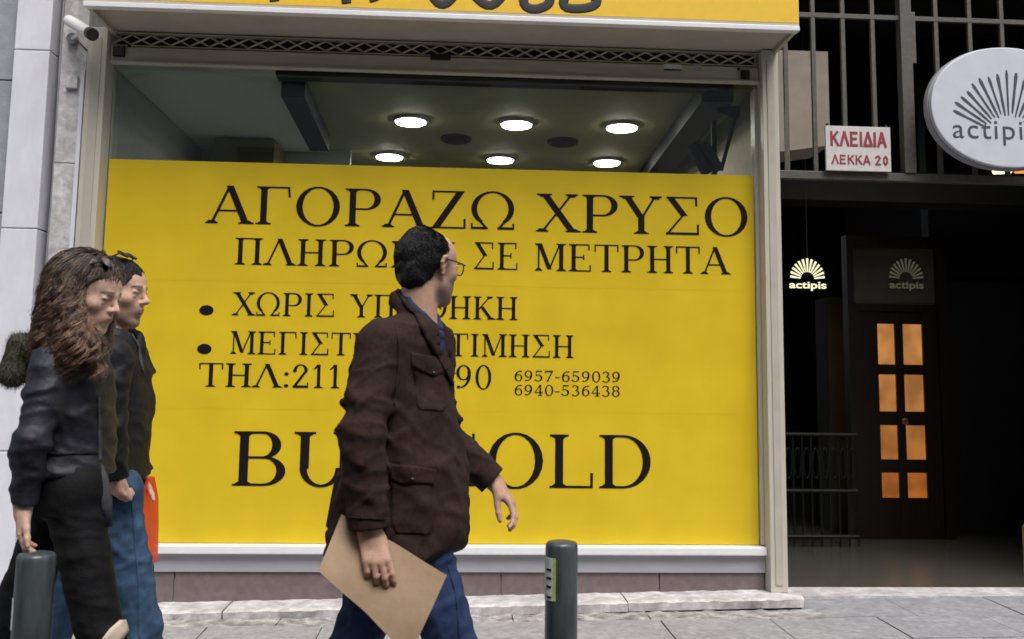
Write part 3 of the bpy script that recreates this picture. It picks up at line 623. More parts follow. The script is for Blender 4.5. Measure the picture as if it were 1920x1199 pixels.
box('transom_bar', xa[0], xa[5], DY-.01, DY+.06, 2.0, 2.06, 'wood', dr); box('door_head', xa[0], xa[5], DY-.01, DY+.06, 2.56, 2.66, 'wood', dr)
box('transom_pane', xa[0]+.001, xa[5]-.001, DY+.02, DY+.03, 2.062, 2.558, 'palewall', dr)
l2 = logo('modelled_logo_reflection', 1668, 1730, 483, 545, DY-.02, 'glowdim', 'dim modelled reflection of the shell logo on the glass above the amber door')  # added copy standing in for the hanging logo's reflection in the transom
MB().lathe((xa[3]-.02, DY-.03, 1.05), [(.02, -.02), (.03, .0), (.012, .03)], 14, 'y').build('door_knob', 'steel', dr)
# column and railing at the left of the passage
tag(box('passage_column', at(1556, 800, 2.6)[0], at(1602, 800, 2.6)[0], 2.6, 2.9, .058, 2.15, 'palewall', None, .01), 'faint pale column in the passage left of the amber door', 'column')
rl = empty('railing', (2.7, 1.8, .058), 'dark wrought iron railing low in the passage beside the shop wall', 'railing')
ra, rb = at(1470, 860, 1.8)[0], at(1606, 860, 1.8)[0]
for z in (.95, .5, .14): MB().tube([(ra, 1.8, z), (rb, 1.8, z)], .016, 8).build('rail', 'railmetal', rl)
for i in range(9):
    x = ra+(rb-ra)*i/8
    MB().tube([(x, 1.8, .06), (x, 1.8, .95)], .009, 6).build('baluster', 'railmetal', rl)
    if i < 8:
        cx = x+(rb-ra)/16
        MB().tube([(cx+.026*math.cos(t), 1.8, .72+.12*math.sin(t)) for t in np.linspace(0, 2*PI, 17)], .006, 6).build('scroll', 'railmetal', rl)
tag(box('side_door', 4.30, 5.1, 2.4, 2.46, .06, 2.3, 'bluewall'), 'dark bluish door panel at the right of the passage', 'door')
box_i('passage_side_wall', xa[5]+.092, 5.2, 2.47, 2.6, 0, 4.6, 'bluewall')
# ------------------------------------------------------------------ walls above and street opposite
box_i('facade_above', -4.5, 5.3, .07, .3, 4.72, 11, 'facade')
box_i('facade_left_far', -12, -3.91, 0, .3, -.1, 11, 'facade')
box_i('facade_right_far', 5.31, 12, 0, .3, -.1, 11, 'facade')
op = empty('opposite_building', (0, -9.6, 0), 'grey building across the street, seen only as reflection in the glass', 'building')
box('wall', -14, 14, -10.2, -9.6, -.2, 8.5, 'facade', op)
for j in range(3):
    for i in range(9):
        x = -12+i*2.8; z = .6+j*2.8
        box('window', x, x+1.3, -9.59, -9.55, z, z+1.7, 'winglass', op); 
# ------------------------------------------------------------------ bollards
def bollard(px, py, Y, label):
    p = at(px, py, Y); zt = p[2]; r = .0495; zb = gz(p[0], Y)-.01
    o = empty('bollard', (p[0], Y, zb), label, 'bollard', 'bollards along the kerb')
    MB().lathe((p[0], Y, 0), [(r, zb), (r, zt-.022), (r*.985, zt-.010), (r*.9, zt-.003), (r*.7, zt), (0.002, zt)], 40).build('post', 'bollard', o, smooth=True)
    MB().lathe((p[0], Y, 0), [(r+.018, zb), (r+.018, zb+.03), (r+.001, zb+.04)], 40).build('base_collar', 'bollard', o, smooth=True)
    return o, p, zt
def wrap(o, p, Y, a0, a1, z0, z1, m, name='sticker', r=.0502):
    n = 8; v = []
    for k in range(n+1):
        a = math.radians(a0+(a1-a0)*k/n)
        for rr in (r, r+.0012):
            for z in (z0, z1): v.append((p[0]+rr*math.cos(a), Y+rr*math.sin(a), z))
    f = []
    for k in range(n):
        b = 4*k; f += [(b, b+1, b+5, b+4), (b+2, b+6, b+7, b+3), (b+1, b+3, b+7, b+5), (b, b+4, b+6, b+2)]
    f += [(0, 2, 3, 1), (4*n, 4*n+1, 4*n+3, 4*n+2)]
    return MB().add(v, f).build(name, m, o, smooth=False)
b1, pb, zt = bollard(1053, 1015, -2.95, 'dark grey bollard with a white and green sticker before the poster')
zA, zB = at(1053, 1122, -2.95)[2], at(1053, 1043, -2.95)[2]
wrap(b1, pb, -2.95, 182, 232, zA, zB, 'paper'); wrap(b1, pb, -2.95, 232.5, 244, zA, zB, 'stickgreen')
for zz in (.72, .745, .77, .69): wrap(b1, pb, -2.95, 205, 228, zz, zz+.006, 'ink', 'sticker_print', .0516)
b2, pb2, z2 = bollard(69, 1036, -3.2, 'scuffed grey bollard at the lower left in front of the woman')
wrap(b2, pb2, -3.2, 184, 222, .66, .74, 'paper')
bollard(1946, 984, -2.68, 'bollard cut off by the right edge of the picture')
# ------------------------------------------------------------------ people: bodies and clothes modelled as smooth volumes
def nrm(v): v = np.array(v, float); return v/(np.linalg.norm(v)+1e-12)
class Vol:
    def __init__(s, lo, hi, h, fine=None, zf=None):
        s.x = np.arange(lo[0], hi[0], h, dtype=np.float32); s.y = np.arange(lo[1], hi[1], h, dtype=np.float32)
        if fine is None: s.z = np.arange(lo[2], hi[2], h, dtype=np.float32)
        else:                                   # finer layers where head and hands are
            z = [lo[2]]
            while z[-1] < hi[2]: z.append(z[-1]+(zf if any(a <= z[-1] <= b for a, b in fine) else h*1.7))
            s.z = np.array(z, np.float32)
        s.d = np.full((len(s.x), len(s.y), len(s.z)), .5, np.float32)
    def sl(s, lo, hi):
        r = []
        for ax, a, b in zip((s.x, s.y, s.z), lo, hi):
            i, j = np.searchsorted(ax, (a, b)); r.append(slice(max(0, i-1), min(len(ax), j+1)))
        return tuple(r)
    def ap(s, fn, lo, hi, k=.01, mode='u', pad=.03):
        q = s.sl(np.array(lo)-pad-k, np.array(hi)+pad+k)
        X = s.x[q[0]][:, None, None]; Y = s.y[q[1]][None, :, None]; Z = s.z[q[2]][None, None, :]
        if min(X.shape[0], Y.shape[1], Z.shape[2]) == 0: return s
        b = fn(X, Y, Z); a = s.d[q]
        if mode == 'u':
            h = np.clip(.5+.5*(a-b)/k, 0, 1); s.d[q] = a*(1-h)+b*h-k*h*(1-h)
        elif mode == 's':                       # subtract
            nb = -b; h = np.clip(.5+.5*(nb-a)/k, 0, 1); s.d[q] = a*(1-h)+nb*h+k*h*(1-h)
        elif mode == 'i':
            h = np.clip(.5+.5*(b-a)/k, 0, 1); s.d[q] = a*(1-h)+b*h+k*h*(1-h)
        elif mode == '+': s.d[q] = a+b
        return s
    def seg(s, a, b, ra, rb, k=.01, mode='u', cut=False, fold=None):
        a = np.array(a, np.float32); b = np.array(b, np.float32); ba = b-a; L2 = float(ba@ba)+1e-9; L = math.sqrt(L2)
        def fn(X, Y, Z):
            px, py, pz = X-a[0], Y-a[1], Z-a[2]
            hu = (px*ba[0]+py*ba[1]+pz*ba[2])/L2; h = np.clip(hu, 0, 1)
            d = np.sqrt((px-h*ba[0])**2+(py-h*ba[1])**2+(pz-h*ba[2])**2)-(ra+(rb-ra)*h)
            if fold is not None: d = d+fold(X, Y, Z, hu*L)
            if cut: d = np.maximum(d, (hu-1)*L)
            return d
        R = max(ra, rb); return s.ap(fn, np.minimum(a, b)-R, np.maximum(a, b)+R, k, mode)
    def ell(s, c, r, Rm=None, k=.01, mode='u'):
        Rm = np.eye(3) if Rm is None else np.array(Rm); R = max(r)
        def fn(X, Y, Z):
            p = (X-c[0], Y-c[1], Z-c[2])
            q = [Rm[i][0]*p[0]+Rm[i][1]*p[1]+Rm[i][2]*p[2] for i in range(3)]
            k0 = np.sqrt(sum((q[i]/r[i])**2 for i in range(3))); k1 = np.sqrt(sum((q[i]/r[i]**2)**2 for i in range(3)))+1e-6
            return k0*(k0-1)/k1
        return s.ap(fn, np.array(c)-R, np.array(c)+R, k, mode)
    def loft(s, keys, psi, k=.03, shrink=0, n=2.3, mode='u', fold=None, zlo=None, zhi=None):   # keys: (z, cx, cy, side, fwd)
        K = np.array(sorted(keys)); f = (math.cos(psi), math.sin(psi)); r = (f[1], -f[0])
        z0 = K[0, 0] if zlo is None else zlo; z1 = K[-1, 0] if zhi is None else zhi
        def fn(X, Y, Z):
            cx, cy, a, b = [np.interp(Z, K[:, 0], K[:, i]).astype(np.float32) for i in (1, 2, 3, 4)]
            a = a-shrink; b = b-shrink
            v = (X-cx)*f[0]+(Y-cy)*f[1]; u = (X-cx)*r[0]+(Y-cy)*r[1]
            q = (np.abs(u/a)**n+np.abs(v/b)**n)**(1/n); d = (q-1)*np.minimum(a, b)
            if fold is not None: d = d+fold(X, Y, Z, u)
            return np.maximum(d, np.maximum(z0-Z, Z-z1))
        R = K[:, 3:5].max(); lo = [K[:, 1].min()-R, K[:, 2].min()-R, z0]; hi = [K[:, 1].max()+R, K[:, 2].max()+R, z1]
        return s.ap(fn, lo, hi, k, mode)
    def mesh(s):                                # naive surface nets
        d = s.d; neg = d < 0
        c = sum(neg[i:neg.shape[0]-1+i, j:neg.shape[1]-1+j, k:neg.shape[2]-1+k].astype(np.uint8) for i in (0, 1) for j in (0, 1) for k in (0, 1))
        act = (c > 0) & (c < 8); I, J, K = np.nonzero(act)
        idx = np.full(act.shape, -1, np.int32); idx[I, J, K] = np.arange(len(I))
        cor = {(a, b, e): d[I+a, J+b, K+e] for a in (0, 1) for b in (0, 1) for e in (0, 1)}
        acc = np.zeros((len(I), 3)); cnt = np.zeros(len(I))
        for p in cor:
            for ax in range(3):
                if p[ax] == 0:
                    q = list(p); q[ax] = 1; q = tuple(q); da, db = cor[p], cor[q]
                    m = (da < 0) != (db < 0); t = np.where(m, da/(da-db+1e-12), 0)
                    for i in range(3): acc[:, i] += np.where(m, p[i]+(t if i == ax else 0), 0)
                    cnt += m
        acc /= cnt[:, None]
        def co(ax, I0, fr): return ax[I0]+(ax[np.minimum(I0+1, len(ax)-1)]-ax[I0])*fr
        V = np.stack([co(s.x, I, acc[:, 0]), co(s.y, J, acc[:, 1]), co(s.z, K, acc[:, 2])], 1)
        Q = []
        for ax in range(3):
            A = [slice(None)]*3; B = [slice(None)]*3; A[ax] = slice(0, -1); B[ax] = slice(1, None)
            x = neg[tuple(A)] != neg[tuple(B)]; i, j, k = np.nonzero(x)
            o = [a for a in range(3) if a != ax]; P = [i, j, k]
            ok = (P[o[0]] > 0) & (P[o[1]] > 0) & (P[o[0]] < act.shape[o[0]]) & (P[o[1]] < act.shape[o[1]])
            P = [p[ok] for p in P]; inside = neg[P[0], P[1], P[2]]
            def at_(da, db):
                R = list(P); R[o[0]] = R[o[0]]-da; R[o[1]] = R[o[1]]-db; return idx[R[0], R[1], R[2]]
            q = np.stack([at_(1, 1), at_(0, 1), at_(0, 0), at_(1, 0)], 1)
            flip = inside if ax != 1 else ~inside
            q[~flip] = q[~flip][:, ::-1]
            Q.append(q[(q >= 0).all(1)])
        return V, np.concatenate(Q)
def mesh_obj(name, V, Fq, m, parent, tint=None, smooth=True, relax=0):
    wl = np.array(WORLDPOS[parent.name]); me = bpy.data.meshes.new(name)
    if relax:
        E_ = np.concatenate([Fq[:, [0, 1]], Fq[:, [1, 2]], Fq[:, [2, 3]], Fq[:, [3, 0]]])
        for _ in range(relax):
            A = np.zeros_like(V); n = np.zeros(len(V))
            for c in range(3): A[:, c] = np.bincount(E_[:, 0], V[E_[:, 1], c], len(V))+np.bincount(E_[:, 1], V[E_[:, 0], c], len(V))
            n = np.bincount(E_[:, 0], minlength=len(V))+np.bincount(E_[:, 1], minlength=len(V))
            V = V*.5+.5*A/np.maximum(n, 1)[:, None]
    W_ = (V-wl).astype(np.float32)
    me.vertices.add(len(W_)); me.vertices.foreach_set('co', W_.ravel())
    me.loops.add(Fq.size); me.loops.foreach_set('vertex_index', Fq.ravel().astype(np.int32))
    me.polygons.add(len(Fq)); me.polygons.foreach_set('loop_start', np.arange(0, Fq.size, 4, dtype=np.int32))
    me.polygons.foreach_set('use_smooth', np.ones(len(Fq), bool)); me.update(calc_edges=True); me.validate()
    if tint is not None:
        a = me.color_attributes.new('tint', 'FLOAT_COLOR', 'POINT'); a.data.foreach_set('color', np.concatenate([tint(V), np.ones((len(V), 1))], 1).astype(np.float32).ravel())
    return link(name, me, parent, m), V, Fq
def waves(seed, n=5, freq=(20, 60), aniso=(1, 1, 1), amp=.004, sharp=False):
    r = np.random.default_rng(seed); D = r.normal(size=(n, 3))*np.array(aniso); D /= np.linalg.norm(D, axis=1)[:, None]
    fr = r.uniform(*freq, n); ph = r.uniform(0, 6.28, n); am = amp*(freq[0]/fr)**.7
    def fn(X, Y, Z, *_):
        t = 0; w1 = 1.5*np.sin(13*X+9*Z+ph[0])*np.sin(11*Y-7*Z+ph[1]); w2 = 1.2*np.sin(19*Y+17*Z+ph[2])+1.0*np.sin(23*X-15*Z+ph[0])
        for i in range(n):
            v = np.sin(fr[i]*(D[i, 0]*X+D[i, 1]*Y+D[i, 2]*Z)+ph[i]+(w1 if i % 2 else w2)*1.3)
            t = t-am[i]*(np.maximum(0, v)**3*1.9-.5 if sharp else v)
        return t
    return fn
def frame(ang, tilt=0, roll_=0):                # forward, left, up for a head
    f = np.array([math.cos(ang)*math.cos(tilt), math.sin(ang)*math.cos(tilt), math.sin(tilt)])
    l = nrm(np.cross([0, 0, 1], f)); u = np.cross(f, l)
    return np.array([f, l*math.cos(roll_)+u*math.sin(roll_), u*math.cos(roll_)-l*math.sin(roll_)])
class Head:
    def __init__(s, c, ang, tilt=0, sc=1., fem=0, roll_=0): s.c = np.array(c); s.R = frame(ang, tilt, roll_); s.s = sc; s.fem = fem
    def w(s, p): return s.c+s.s*(s.R.T@np.array(p, float))
    def loc(s, V): return ((V-s.c)@s.R.T)/s.s
    def add(s, vol):
        w, k = s.w, s.s
        def E(c, r, kk=.015, mode='u'): vol.ell(w(c), [x*k for x in r], s.R, kk*k, mode)
        def C(a, b, ra, rb, kk=.01, mode='u'): vol.seg(w(a), w(b), ra*k, rb*k, kk*k, mode)
        fm = s.fem
        E((-.014, 0, .030), (.096, .077, .086))
        E((.030, 0, .038), (.060, .064, .058), .03)
        E((.034, 0, -.030), (.056, .056, .072), .03)
        E((.030, 0, -.068), (.055, .049-.004*fm, .036), .03)
        C((.020, .046, -.062), (.066, .016, -.098), .014, .014, .03); C((.020, -.046, -.062), (.066, -.016, -.098), .014, .014, .03)
        C((.072, .007, -.100), (.072, -.007, -.100), .0155, .0155, .02)
        C((.084, .030, .024), (.088, .004, .022), .008-.002*fm, .008, .014); C((.084, -.030, .024), (.088, -.004, .022), .008-.002*fm, .008, .014)
        for y in (.032, -.032):
            E((.100, y, .004), (.017, .019, .013), .012, 's')
            E((.056, y*1.45, -.020), (.022, .018, .018), .028)
            E((.0745, y, .003), (.0155, .0165, .0135), .003)
            C((.084, y+.014, .009), (.087, y-.013, .010), .0045, .0045, .004)          # upper lid
            C((.083, y+.013, -.007), (.086, y-.012, -.007), .003, .003, .004)
        C((.088, 0, .018), (.112, 0, -.020), .0070, .0095, .012); E((.111, 0, -.023), (.0115, .0105, .009), None or .008)
        for y in (.0105, -.0105): E((.100, y, -.027), (.011, .0075, .0075), .006); E((.106, y*.75, -.035), (.005, .0035, .003), .003, 's')
        E((.072, 0, -.056), (.026, .030, .026), .02)
        C((.092, .017, -.0545), (.1005, .002, -.051), .004, .0062, .005); C((.092, -.017, -.0545), (.1005, -.002, -.051), .004, .0062, .005)
        C((.091, .015, -.062), (.098, 0, -.0635), .0045, .0068, .005); C((.091, -.015, -.062), (.098, 0, -.0635), .0045, .0068, .005)
        C((.101, .020, -.0578), (.106, 0, -.0572), .0022, .0022, .003, 's'); C((.101, -.020, -.0578), (.106, 0, -.0572), .0022, .0022, .003, 's')
        E((.094, 0, -.080), (.010, .02, .007), .014, 's')
        for sg in (1, -1):                      # ears
            P = [(-.002, .0735, -.026), (-.010, .078, -.012), (-.014, .083, .006), (-.008, .085, .022), (.004, .082, .026), (.010, .078, .016)]
            for a, b in zip(P[:-1], P[1:]): C((a[0], a[1]*sg, a[2]), (b[0], b[1]*sg, b[2]), .0052, .0048, .006)
            C((.000, .072*sg, -.024), (.008, .073*sg, .006), .007, .006, .008)
            C((-.004, .077*sg, -.006), (-.002, .080*sg, .012), .005, .004, .006)
            E((-.001, .0745*sg, -.028), (.007, .006, .009), .006)
            E((.002, .085*sg, .004), (.006, .005, .009), .004, 's')
    def tint(s, V, skin, lip, stub=None, brow=(.03, .02, .015), ears=True):
        L = s.loc(V); x, y, z = L.T; col = np.tile(np.array(skin), (len(V), 1))
        def mixin(c, w):
            w = np.clip(w, 0, 1)[:, None]; return col*(1-w)+np.array(c)*w
        onh = (np.abs(x) < .13) & (np.abs(y) < .09) & (np.abs(z) < .14)
        g = lambda c, r: np.exp(-(((x-c[0])/r[0])**2+((y-c[1])/r[1])**2+((z-c[2])/r[2])**2))*onh
        ck = g((.08, .04, -.03), (.03, .02, .02))+g((.08, -.04, -.03), (.03, .02, .02))+g((.112, 0, -.022), (.015, .015, .012))
        col = mixin(np.array(skin)*np.array([1.05, .78, .76]), ck*.45)
        er = g((0, .083, 0), (.02, .010, .03))+g((0, -.083, 0), (.02, .010, .03)); col = mixin(np.array(skin)*np.array([1., .72, .68]), er*.6)
        if stub is not None:
            t = np.clip((-.028-z)/.018, 0, 1)*np.clip((x+.02)/.02, 0, 1)*np.clip((.12+z+.02)/.02, 0, 1)*np.clip((z+.125)/.015, 0, 1)
            t = np.maximum(t, np.clip((.045-x)/.02, 0, 1)*np.clip((x+.0)/.012, 0, 1)*np.clip((.03-z)/.02, 0, 1)*np.clip((z+.1)/.02, 0, 1)*.7)*onh
            col = mixin(stub, t*.62)
        lw = (g((.1, 0, -.0575), (.014, .017, .0075)))*1.3; col = mixin(lip, lw)
        for sg in (1, -1):
            bz = .0285-.3*np.clip(np.abs(y)-.034, 0, 1)
            b = np.exp(-((z-bz)/.0042)**2)*(np.abs(y*sg-.031) < .020)*(x > .05)*onh; col = mixin(brow, b*.9)
            e = np.exp(-(((y-.032*sg)/.0150)**4+((z-.0035)/.0032)**2))*(x > .07)*onh; col = mixin((.015, .010, .010), e)
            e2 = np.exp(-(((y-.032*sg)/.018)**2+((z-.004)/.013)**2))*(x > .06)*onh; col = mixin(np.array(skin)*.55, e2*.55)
        return col
def hand(vol, w, d, n, t, sc=1., curl=(.3, .4, .4), spread=.03, thumb=None, thumb_curl=.25, k=.004):
    """wrist point, direction to the knuckles, palm normal, side of the thumb"""
    d, n, t = nrm(d), nrm(n), nrm(t); w = np.array(w, float)
    ks = [(.031, .084), (.011, .090), (-.010, .086), (-.030, .078)]
    for u, v in ks: vol.seg(w+t*u*.55*sc-d*.005, w+(t*u*.92+d*v*.93)*sc, .0175*sc, .0125*sc, .012)
    vol.seg(w-d*.05, w+d*.02, .026*sc, .024*sc, .015)
    vol.seg(w+(t*.02+d*.02+n*.006)*sc, w+(t*.030+d*.045+n*.012)*sc, .018*sc, .013*sc, .012)
    Ls = [(.040, .025, .020), (.044, .029, .021), (.041, .027, .020), (.033, .020, .018)]
    for i, ((u, v), L) in enumerate(zip(ks, Ls)):
        p = w+(t*u+d*v)*sc; a = 0; c = curl[i] if hasattr(curl[0], '__len__') else curl; dirb = nrm(d+t*spread*(1.5-i))
        r = [.0098, .0090, .0082, .0070]
        for j in range(3):
            a += c[j]; q = p+(dirb*math.cos(a)+n*math.sin(a))*L[j]*sc; vol.seg(p, q, r[j]*sc, r[j+1]*sc, k); p = q
    td = nrm(d*.75+t*.75+n*.25) if thumb is None else nrm(thumb); p = w+(t*.026+d*.022+n*.006)*sc
    for j, L in enumerate((.044, .031, .024)):
        q = p+td*L*sc; vol.seg(p, q, (.0145, .0110, .0095)[j]*sc, (.0110, .0095, .0080)[j]*sc, .006); p = q
        td = nrm(td+d*thumb_curl)
def patch(name, poly, V, Fq, m, parent, thick=.004, cell=.010, lift=.001, off=None):
    """a piece of cloth laid on a garment: outline seen from the camera, dropped onto the garment's real surface"""
    bvh = BVHTree.FromPolygons([Vector(v) for v in V.tolist()], Fq.tolist()) if not isinstance(V, BVHTree) else V
    bm = bmesh.new(); vs = [bm.verts.new((x, y, 0)) for x, y in poly]; bm.faces.new(vs)
    bmesh.ops.triangulate(bm, faces=bm.faces)
    for _ in range(6):
        es = [e for e in bm.edges if e.calc_length() > cell*1000]
        if not es: break
        bmesh.ops.subdivide_edges(bm, edges=es, cuts=1); bmesh.ops.triangulate(bm, faces=bm.faces)
    T_, Bt = [], []; bad = set(); o = Vector(CAM)
    for i, v in enumerate(bm.verts):
        v.index = i; r = _r*((v.co.x-960)/F)+_u*(-(v.co.y-YC)/F)+_f
        h = bvh.ray_cast(o, Vector(nrm(r)))
        if h[0] is None: bad.add(i); T_.append((0, 0, 0)); Bt.append((0, 0, 0)); continue
        nn = h[1] if h[1].dot(Vector(r)) < 0 else -h[1]
        nn = (nn+Vector(-nrm(r))*.4).normalized(); T_.append(tuple(h[0]+nn*(thick+lift))); Bt.append(tuple(h[0]-nn*.004))
    fs = [tuple(v.index for v in f.verts) for f in bm.faces if not any(v.index in bad for v in f.verts)]
    be = [tuple(v.index for v in e.verts) for e in bm.edges if len([f for f in e.link_faces if not any(v.index in bad for v in f.verts)]) == 1]
    n = len(T_); bm.free(); mb = MB(); used = T_+Bt
    mb.add(used, fs+[tuple(n+i for i in reversed(f)) for f in fs]+[(a, b, b+n, a+n) for a, b in be])
    ob = mb.build(name, m, parent, smooth=True)
    bm = bmesh.new(); bm.from_mesh(ob.data); bmesh.ops.delete(bm, geom=[v for v in bm.verts if not v.link_faces], context='VERTS')
    bm.to_mesh(ob.data); bm.free(); return ob
def P3(px, py, Y): return at(px, py, Y)
def arm(v, S_, E_, W_, rs, k=.02, fold=None, cut=True):
    v.seg(S_, E_, rs[0], rs[1], k, fold=fold); v.seg(E_, W_, rs[1], rs[2], .012, fold=fold, cut=cut)
def keyz(ks, Y0): 
    o = []
    for py, px, a, b in ks: p = at(px, py, Y0); o.append((p[2], p[0], Y0, a, b))
    return o
SKIN = (.50, .30, .215)
def shoe(v, ankle, f, toe_down=0., L=.19, r=.042):
    f = nrm([f[0], f[1], -toe_down]); heel = ankle-f*.05+np.array([0, 0, -.055]); toe = heel+f*L
    v.seg(heel, heel+f*L*.55, r*.86, r, .02); v.seg(heel+f*L*.55, toe, r, r*.7, .02); v.seg(ankle, heel+f*.04, .045, .045, .02)
# ---- man in the brown jacket
Y0 = -2.95; ps = math.radians(-25); fw = np.array([math.cos(ps), math.sin(ps), 0]); rt = np.array([fw[1], -fw[0], 0])
gx = at(765, 1000, Y0)[0]
man = empty('person', (gx, Y0, gz(gx, Y0)), 'man in dark brown jacket and blue jeans striding past, head turned to the poster', 'person', None)
hd = Head(P3(802, 500, Y0+.02), math.radians(43), math.radians(-3), 1.0)
nb = P3(783, 592, Y0+.01)
shR, elR, wrR = P3(712, 648, Y0-.16), P3(679, 812, Y0-.25), P3(692, 992, Y0-.255)
shL, elL, wrL = P3(800, 650, Y0+.17), P3(832, 815, Y0+.27), P3(924, 902, Y0+.25)
tors = keyz([(615, 772, .17, .105), (650, 764, .195, .12), (700, 757, .205, .130), (760, 758, .20, .148), (820, 761, .195, .162), (900, 759, .205, .184), (970, 752, .215, .200), (1046, 748, .225, .212)], Y0)
hipR, knR, anR = P3(785, 1010, Y0-.055), atz(856, .52, Y0-.075), atz(905, .10, Y0-.10)
hipL, knL, anL = P3(737, 1010, Y0+.075), atz(662, .50, Y0+.10), atz(560, .17, Y0+.12)
v = Vol((gx-.62, Y0-.42, 0), (gx+.50, Y0+.46, 1.86), .0045, [(.72, .92), (1.0, 1.12), (1.50, 1.86)], .0042)
v.loft(tors, ps, .03, shrink=.03, zlo=1.0); v.seg(nb-[0, 0, .06], shR, .05, .05, .03); v.seg(nb-[0, 0, .06], shL, .05, .05, .03)
v.seg(hd.w((-.028, 0, -.045)), nb+[0, 0, -.03], .055, .062, .02)
arm(v, shR, elR, wrR, (.05, .043, .030), .02, cut=False); arm(v, shL, elL, wrL, (.05, .043, .030), .02, cut=False)
for h_, kn, an in ((hipR, knR, anR), (hipL, knL, anL)): v.seg(h_, kn, .072, .046, .03); v.seg(kn, an, .045, .036, .02); v.seg(an, an+fw*.12+[0, 0, -.05], .03, .025, .02)
hd.add(v)
# right hand: fingers in front of the envelope, thumb behind it
dH = nrm(P3(703, 1040, Y0-.285)-wrR); camd = np.array([0, -1., 0])
hand(v, wrR+np.array([.004, 0, -.012]), dH, nrm(np.array([-.15, 1, .0])), nrm(np.array([1, .1, .12])), 1.0,
     curl=[(.30, .25, .1), (.35, .35, .25), (.38, .45, .3), (.42, .5, .35)], thumb=(.30, .55, -.72), thumb_curl=.2)
dL = nrm(np.array([.55, -.05, -.62]))
hand(v, wrL+dL*.012, dL, nrm(np.array([-.6, -.45, -.45])), nrm(np.array([-.25, -.95, .05])), 1.0, curl=[(.45, .5, .35), (.5, .55, .4), (.55, .6, .45), (.6, .6, .5)], thumb=(.05, -.25, -.95), thumb_curl=.15)
Vb, Fb = v.mesh()
body, Vb, Fb = mesh_obj('body', Vb, Fb, 'skin', man, lambda V: hd.tint(V, SKIN, (.36, .16, .13), (.15, .10, .085)), relax=1)
# jacket
fs = waves(11, 8, (34, 95), (.8, .8, 2.2), .0046, True); ft0 = waves(12, 5, (14, 34), (2.2, 2.2, .6), .0050); ft1 = waves(15, 6, (24, 60), (1, 1, 1.4), .0030, True); ft = lambda X, Y, Z: ft0(X, Y, Z)+ft1(X, Y, Z)
def sleeve_fold(X, Y, Z, s_, *_): return fs(X, Y, Z)*np.clip(.30+s_*3.4, .2, 1.0)
def cuffed(e_, w_):
    L = float(np.linalg.norm(w_-e_)); return lambda X, Y, Z, s_: sleeve_fold(X, Y, Z, s_)*np.clip((L-.02-s_)/.07, .05, 1)
vj = Vol((gx-.42, Y0-.36, .70), (gx+.42, Y0+.42, 1.72), .0052)
vj.loft(tors, ps, .03, fold=lambda X, Y, Z, u: ft(X, Y, Z))
vj.seg(nb+rt*.035+[0, 0, -.055], shR, .070, .062, .05); vj.seg(nb-rt*.035+[0, 0, -.060], shL, .070, .060, .04)
# back vent flap
q = P3(618, 985, Y0+.05); vj.seg(P3(645, 900, Y0+.06), q, .03, .012, .02)
# hem rounded at the front, neck and V opening
hc = P3(900, 1052, Y0-.05)
def hemcut(X, Y, Z): 
    vv = (X-tors[-1][1])*fw[0]+(Y-Y0)*fw[1]; zc = tors[-1][0]+.0+.09*np.clip((vv-.10)/.12, 0, 1)**2+.018*np.clip((-vv)/.2, 0, 1)
    return Z-zc+0*X
vj.ap(hemcut, (gx-.4, Y0-.4, .70), (gx+.4, Y0+.4, .98), .01, 's', 0)
z1 = P3(868, 705, Y0)[2]; z2 = nb[2]
vj.seg(nb+[0, 0, -.02], nb+[0, 0, .2], .062, .07, .01, 's')
def vcut(X, Y, Z):
    u = (X-nb[0])*rt[0]+(Y-nb[1])*rt[1]; vv = (X-nb[0])*fw[0]+(Y-nb[1])*fw[1]
    w_ = np.clip((Z-z1)/(z2-z1), 0, 1.2)*.050; return np.maximum(np.abs(u)-w_, .035-vv)
vj.ap(vcut, (nb[0]-.1, nb[1]-.25, z1), (nb[0]+.3, nb[1]+.25, z2+.1), .008, 's')
# cloth collar
cr = [(-.072, 0, .068), (-.056, .050, .058), (-.010, .074, .028), (.045, .066, -.030), (.085, .045, -.09)]
for sg in (1, -1):
    pts = [nb+fw*a+rt*b*sg+np.array([0, 0, c]) for a, b, c in cr]
    for a, b in zip(pts[:-1], pts[1:]): vj.seg(a, b, .013, .013, .012); vj.seg(a-[0, 0, .02], b-[0, 0, .02], .016, .016, .012)
vj.seg(shR, elR, .066, .064, .030, fold=sleeve_fold); vj.seg(elR, wrR, .068, .056, .012, fold=cuffed(elR, wrR), cut=True)
vj.seg(shL, elL, .060, .058, .02, fold=sleeve_fold); vj.seg(elL, wrL, .060, .052, .012, fold=cuffed(elL, wrL), cut=True)
vj.seg(wrR-(wrR-elR)*.25, wrR+nrm(wrR-elR)*.01, .036, .040, .004, 's', cut=False)
vj.seg(wrL-(wrL-elL)*.25, wrL+nrm(wrL-elL)*.01, .034, .038, .004, 's', cut=False)
Vj, Fj = vj.mesh(); jk, Vj, Fj = mesh_obj('jacket', Vj, Fj, 'brown', man, relax=1)
bj = BVHTree.FromPolygons([Vector(p) for p in Vj.tolist()], Fj.tolist())
patch('lapel', [(776, 590), (809, 600), (828, 640), (842, 682), (862, 735), (872, 765), (846, 724), (815, 668), (794, 632)], bj, None, 'brown', jk, .010)
patch('collar_leaf', [(742, 534), (757, 538), (782, 566), (806, 597), (779, 592), (764, 580), (748, 556)], bj, None, 'brown', jk, .008)
patch('pocket_flap', [(770, 661), (832, 673), (838, 694), (812, 708), (792, 698), (771, 687)], bj, None, 'brown', jk, .006)
patch('pocket_flap', [(722, 868), (817, 880), (813, 908), (775, 906), (752, 908), (731, 896)], bj, None, 'brown', jk, .007)
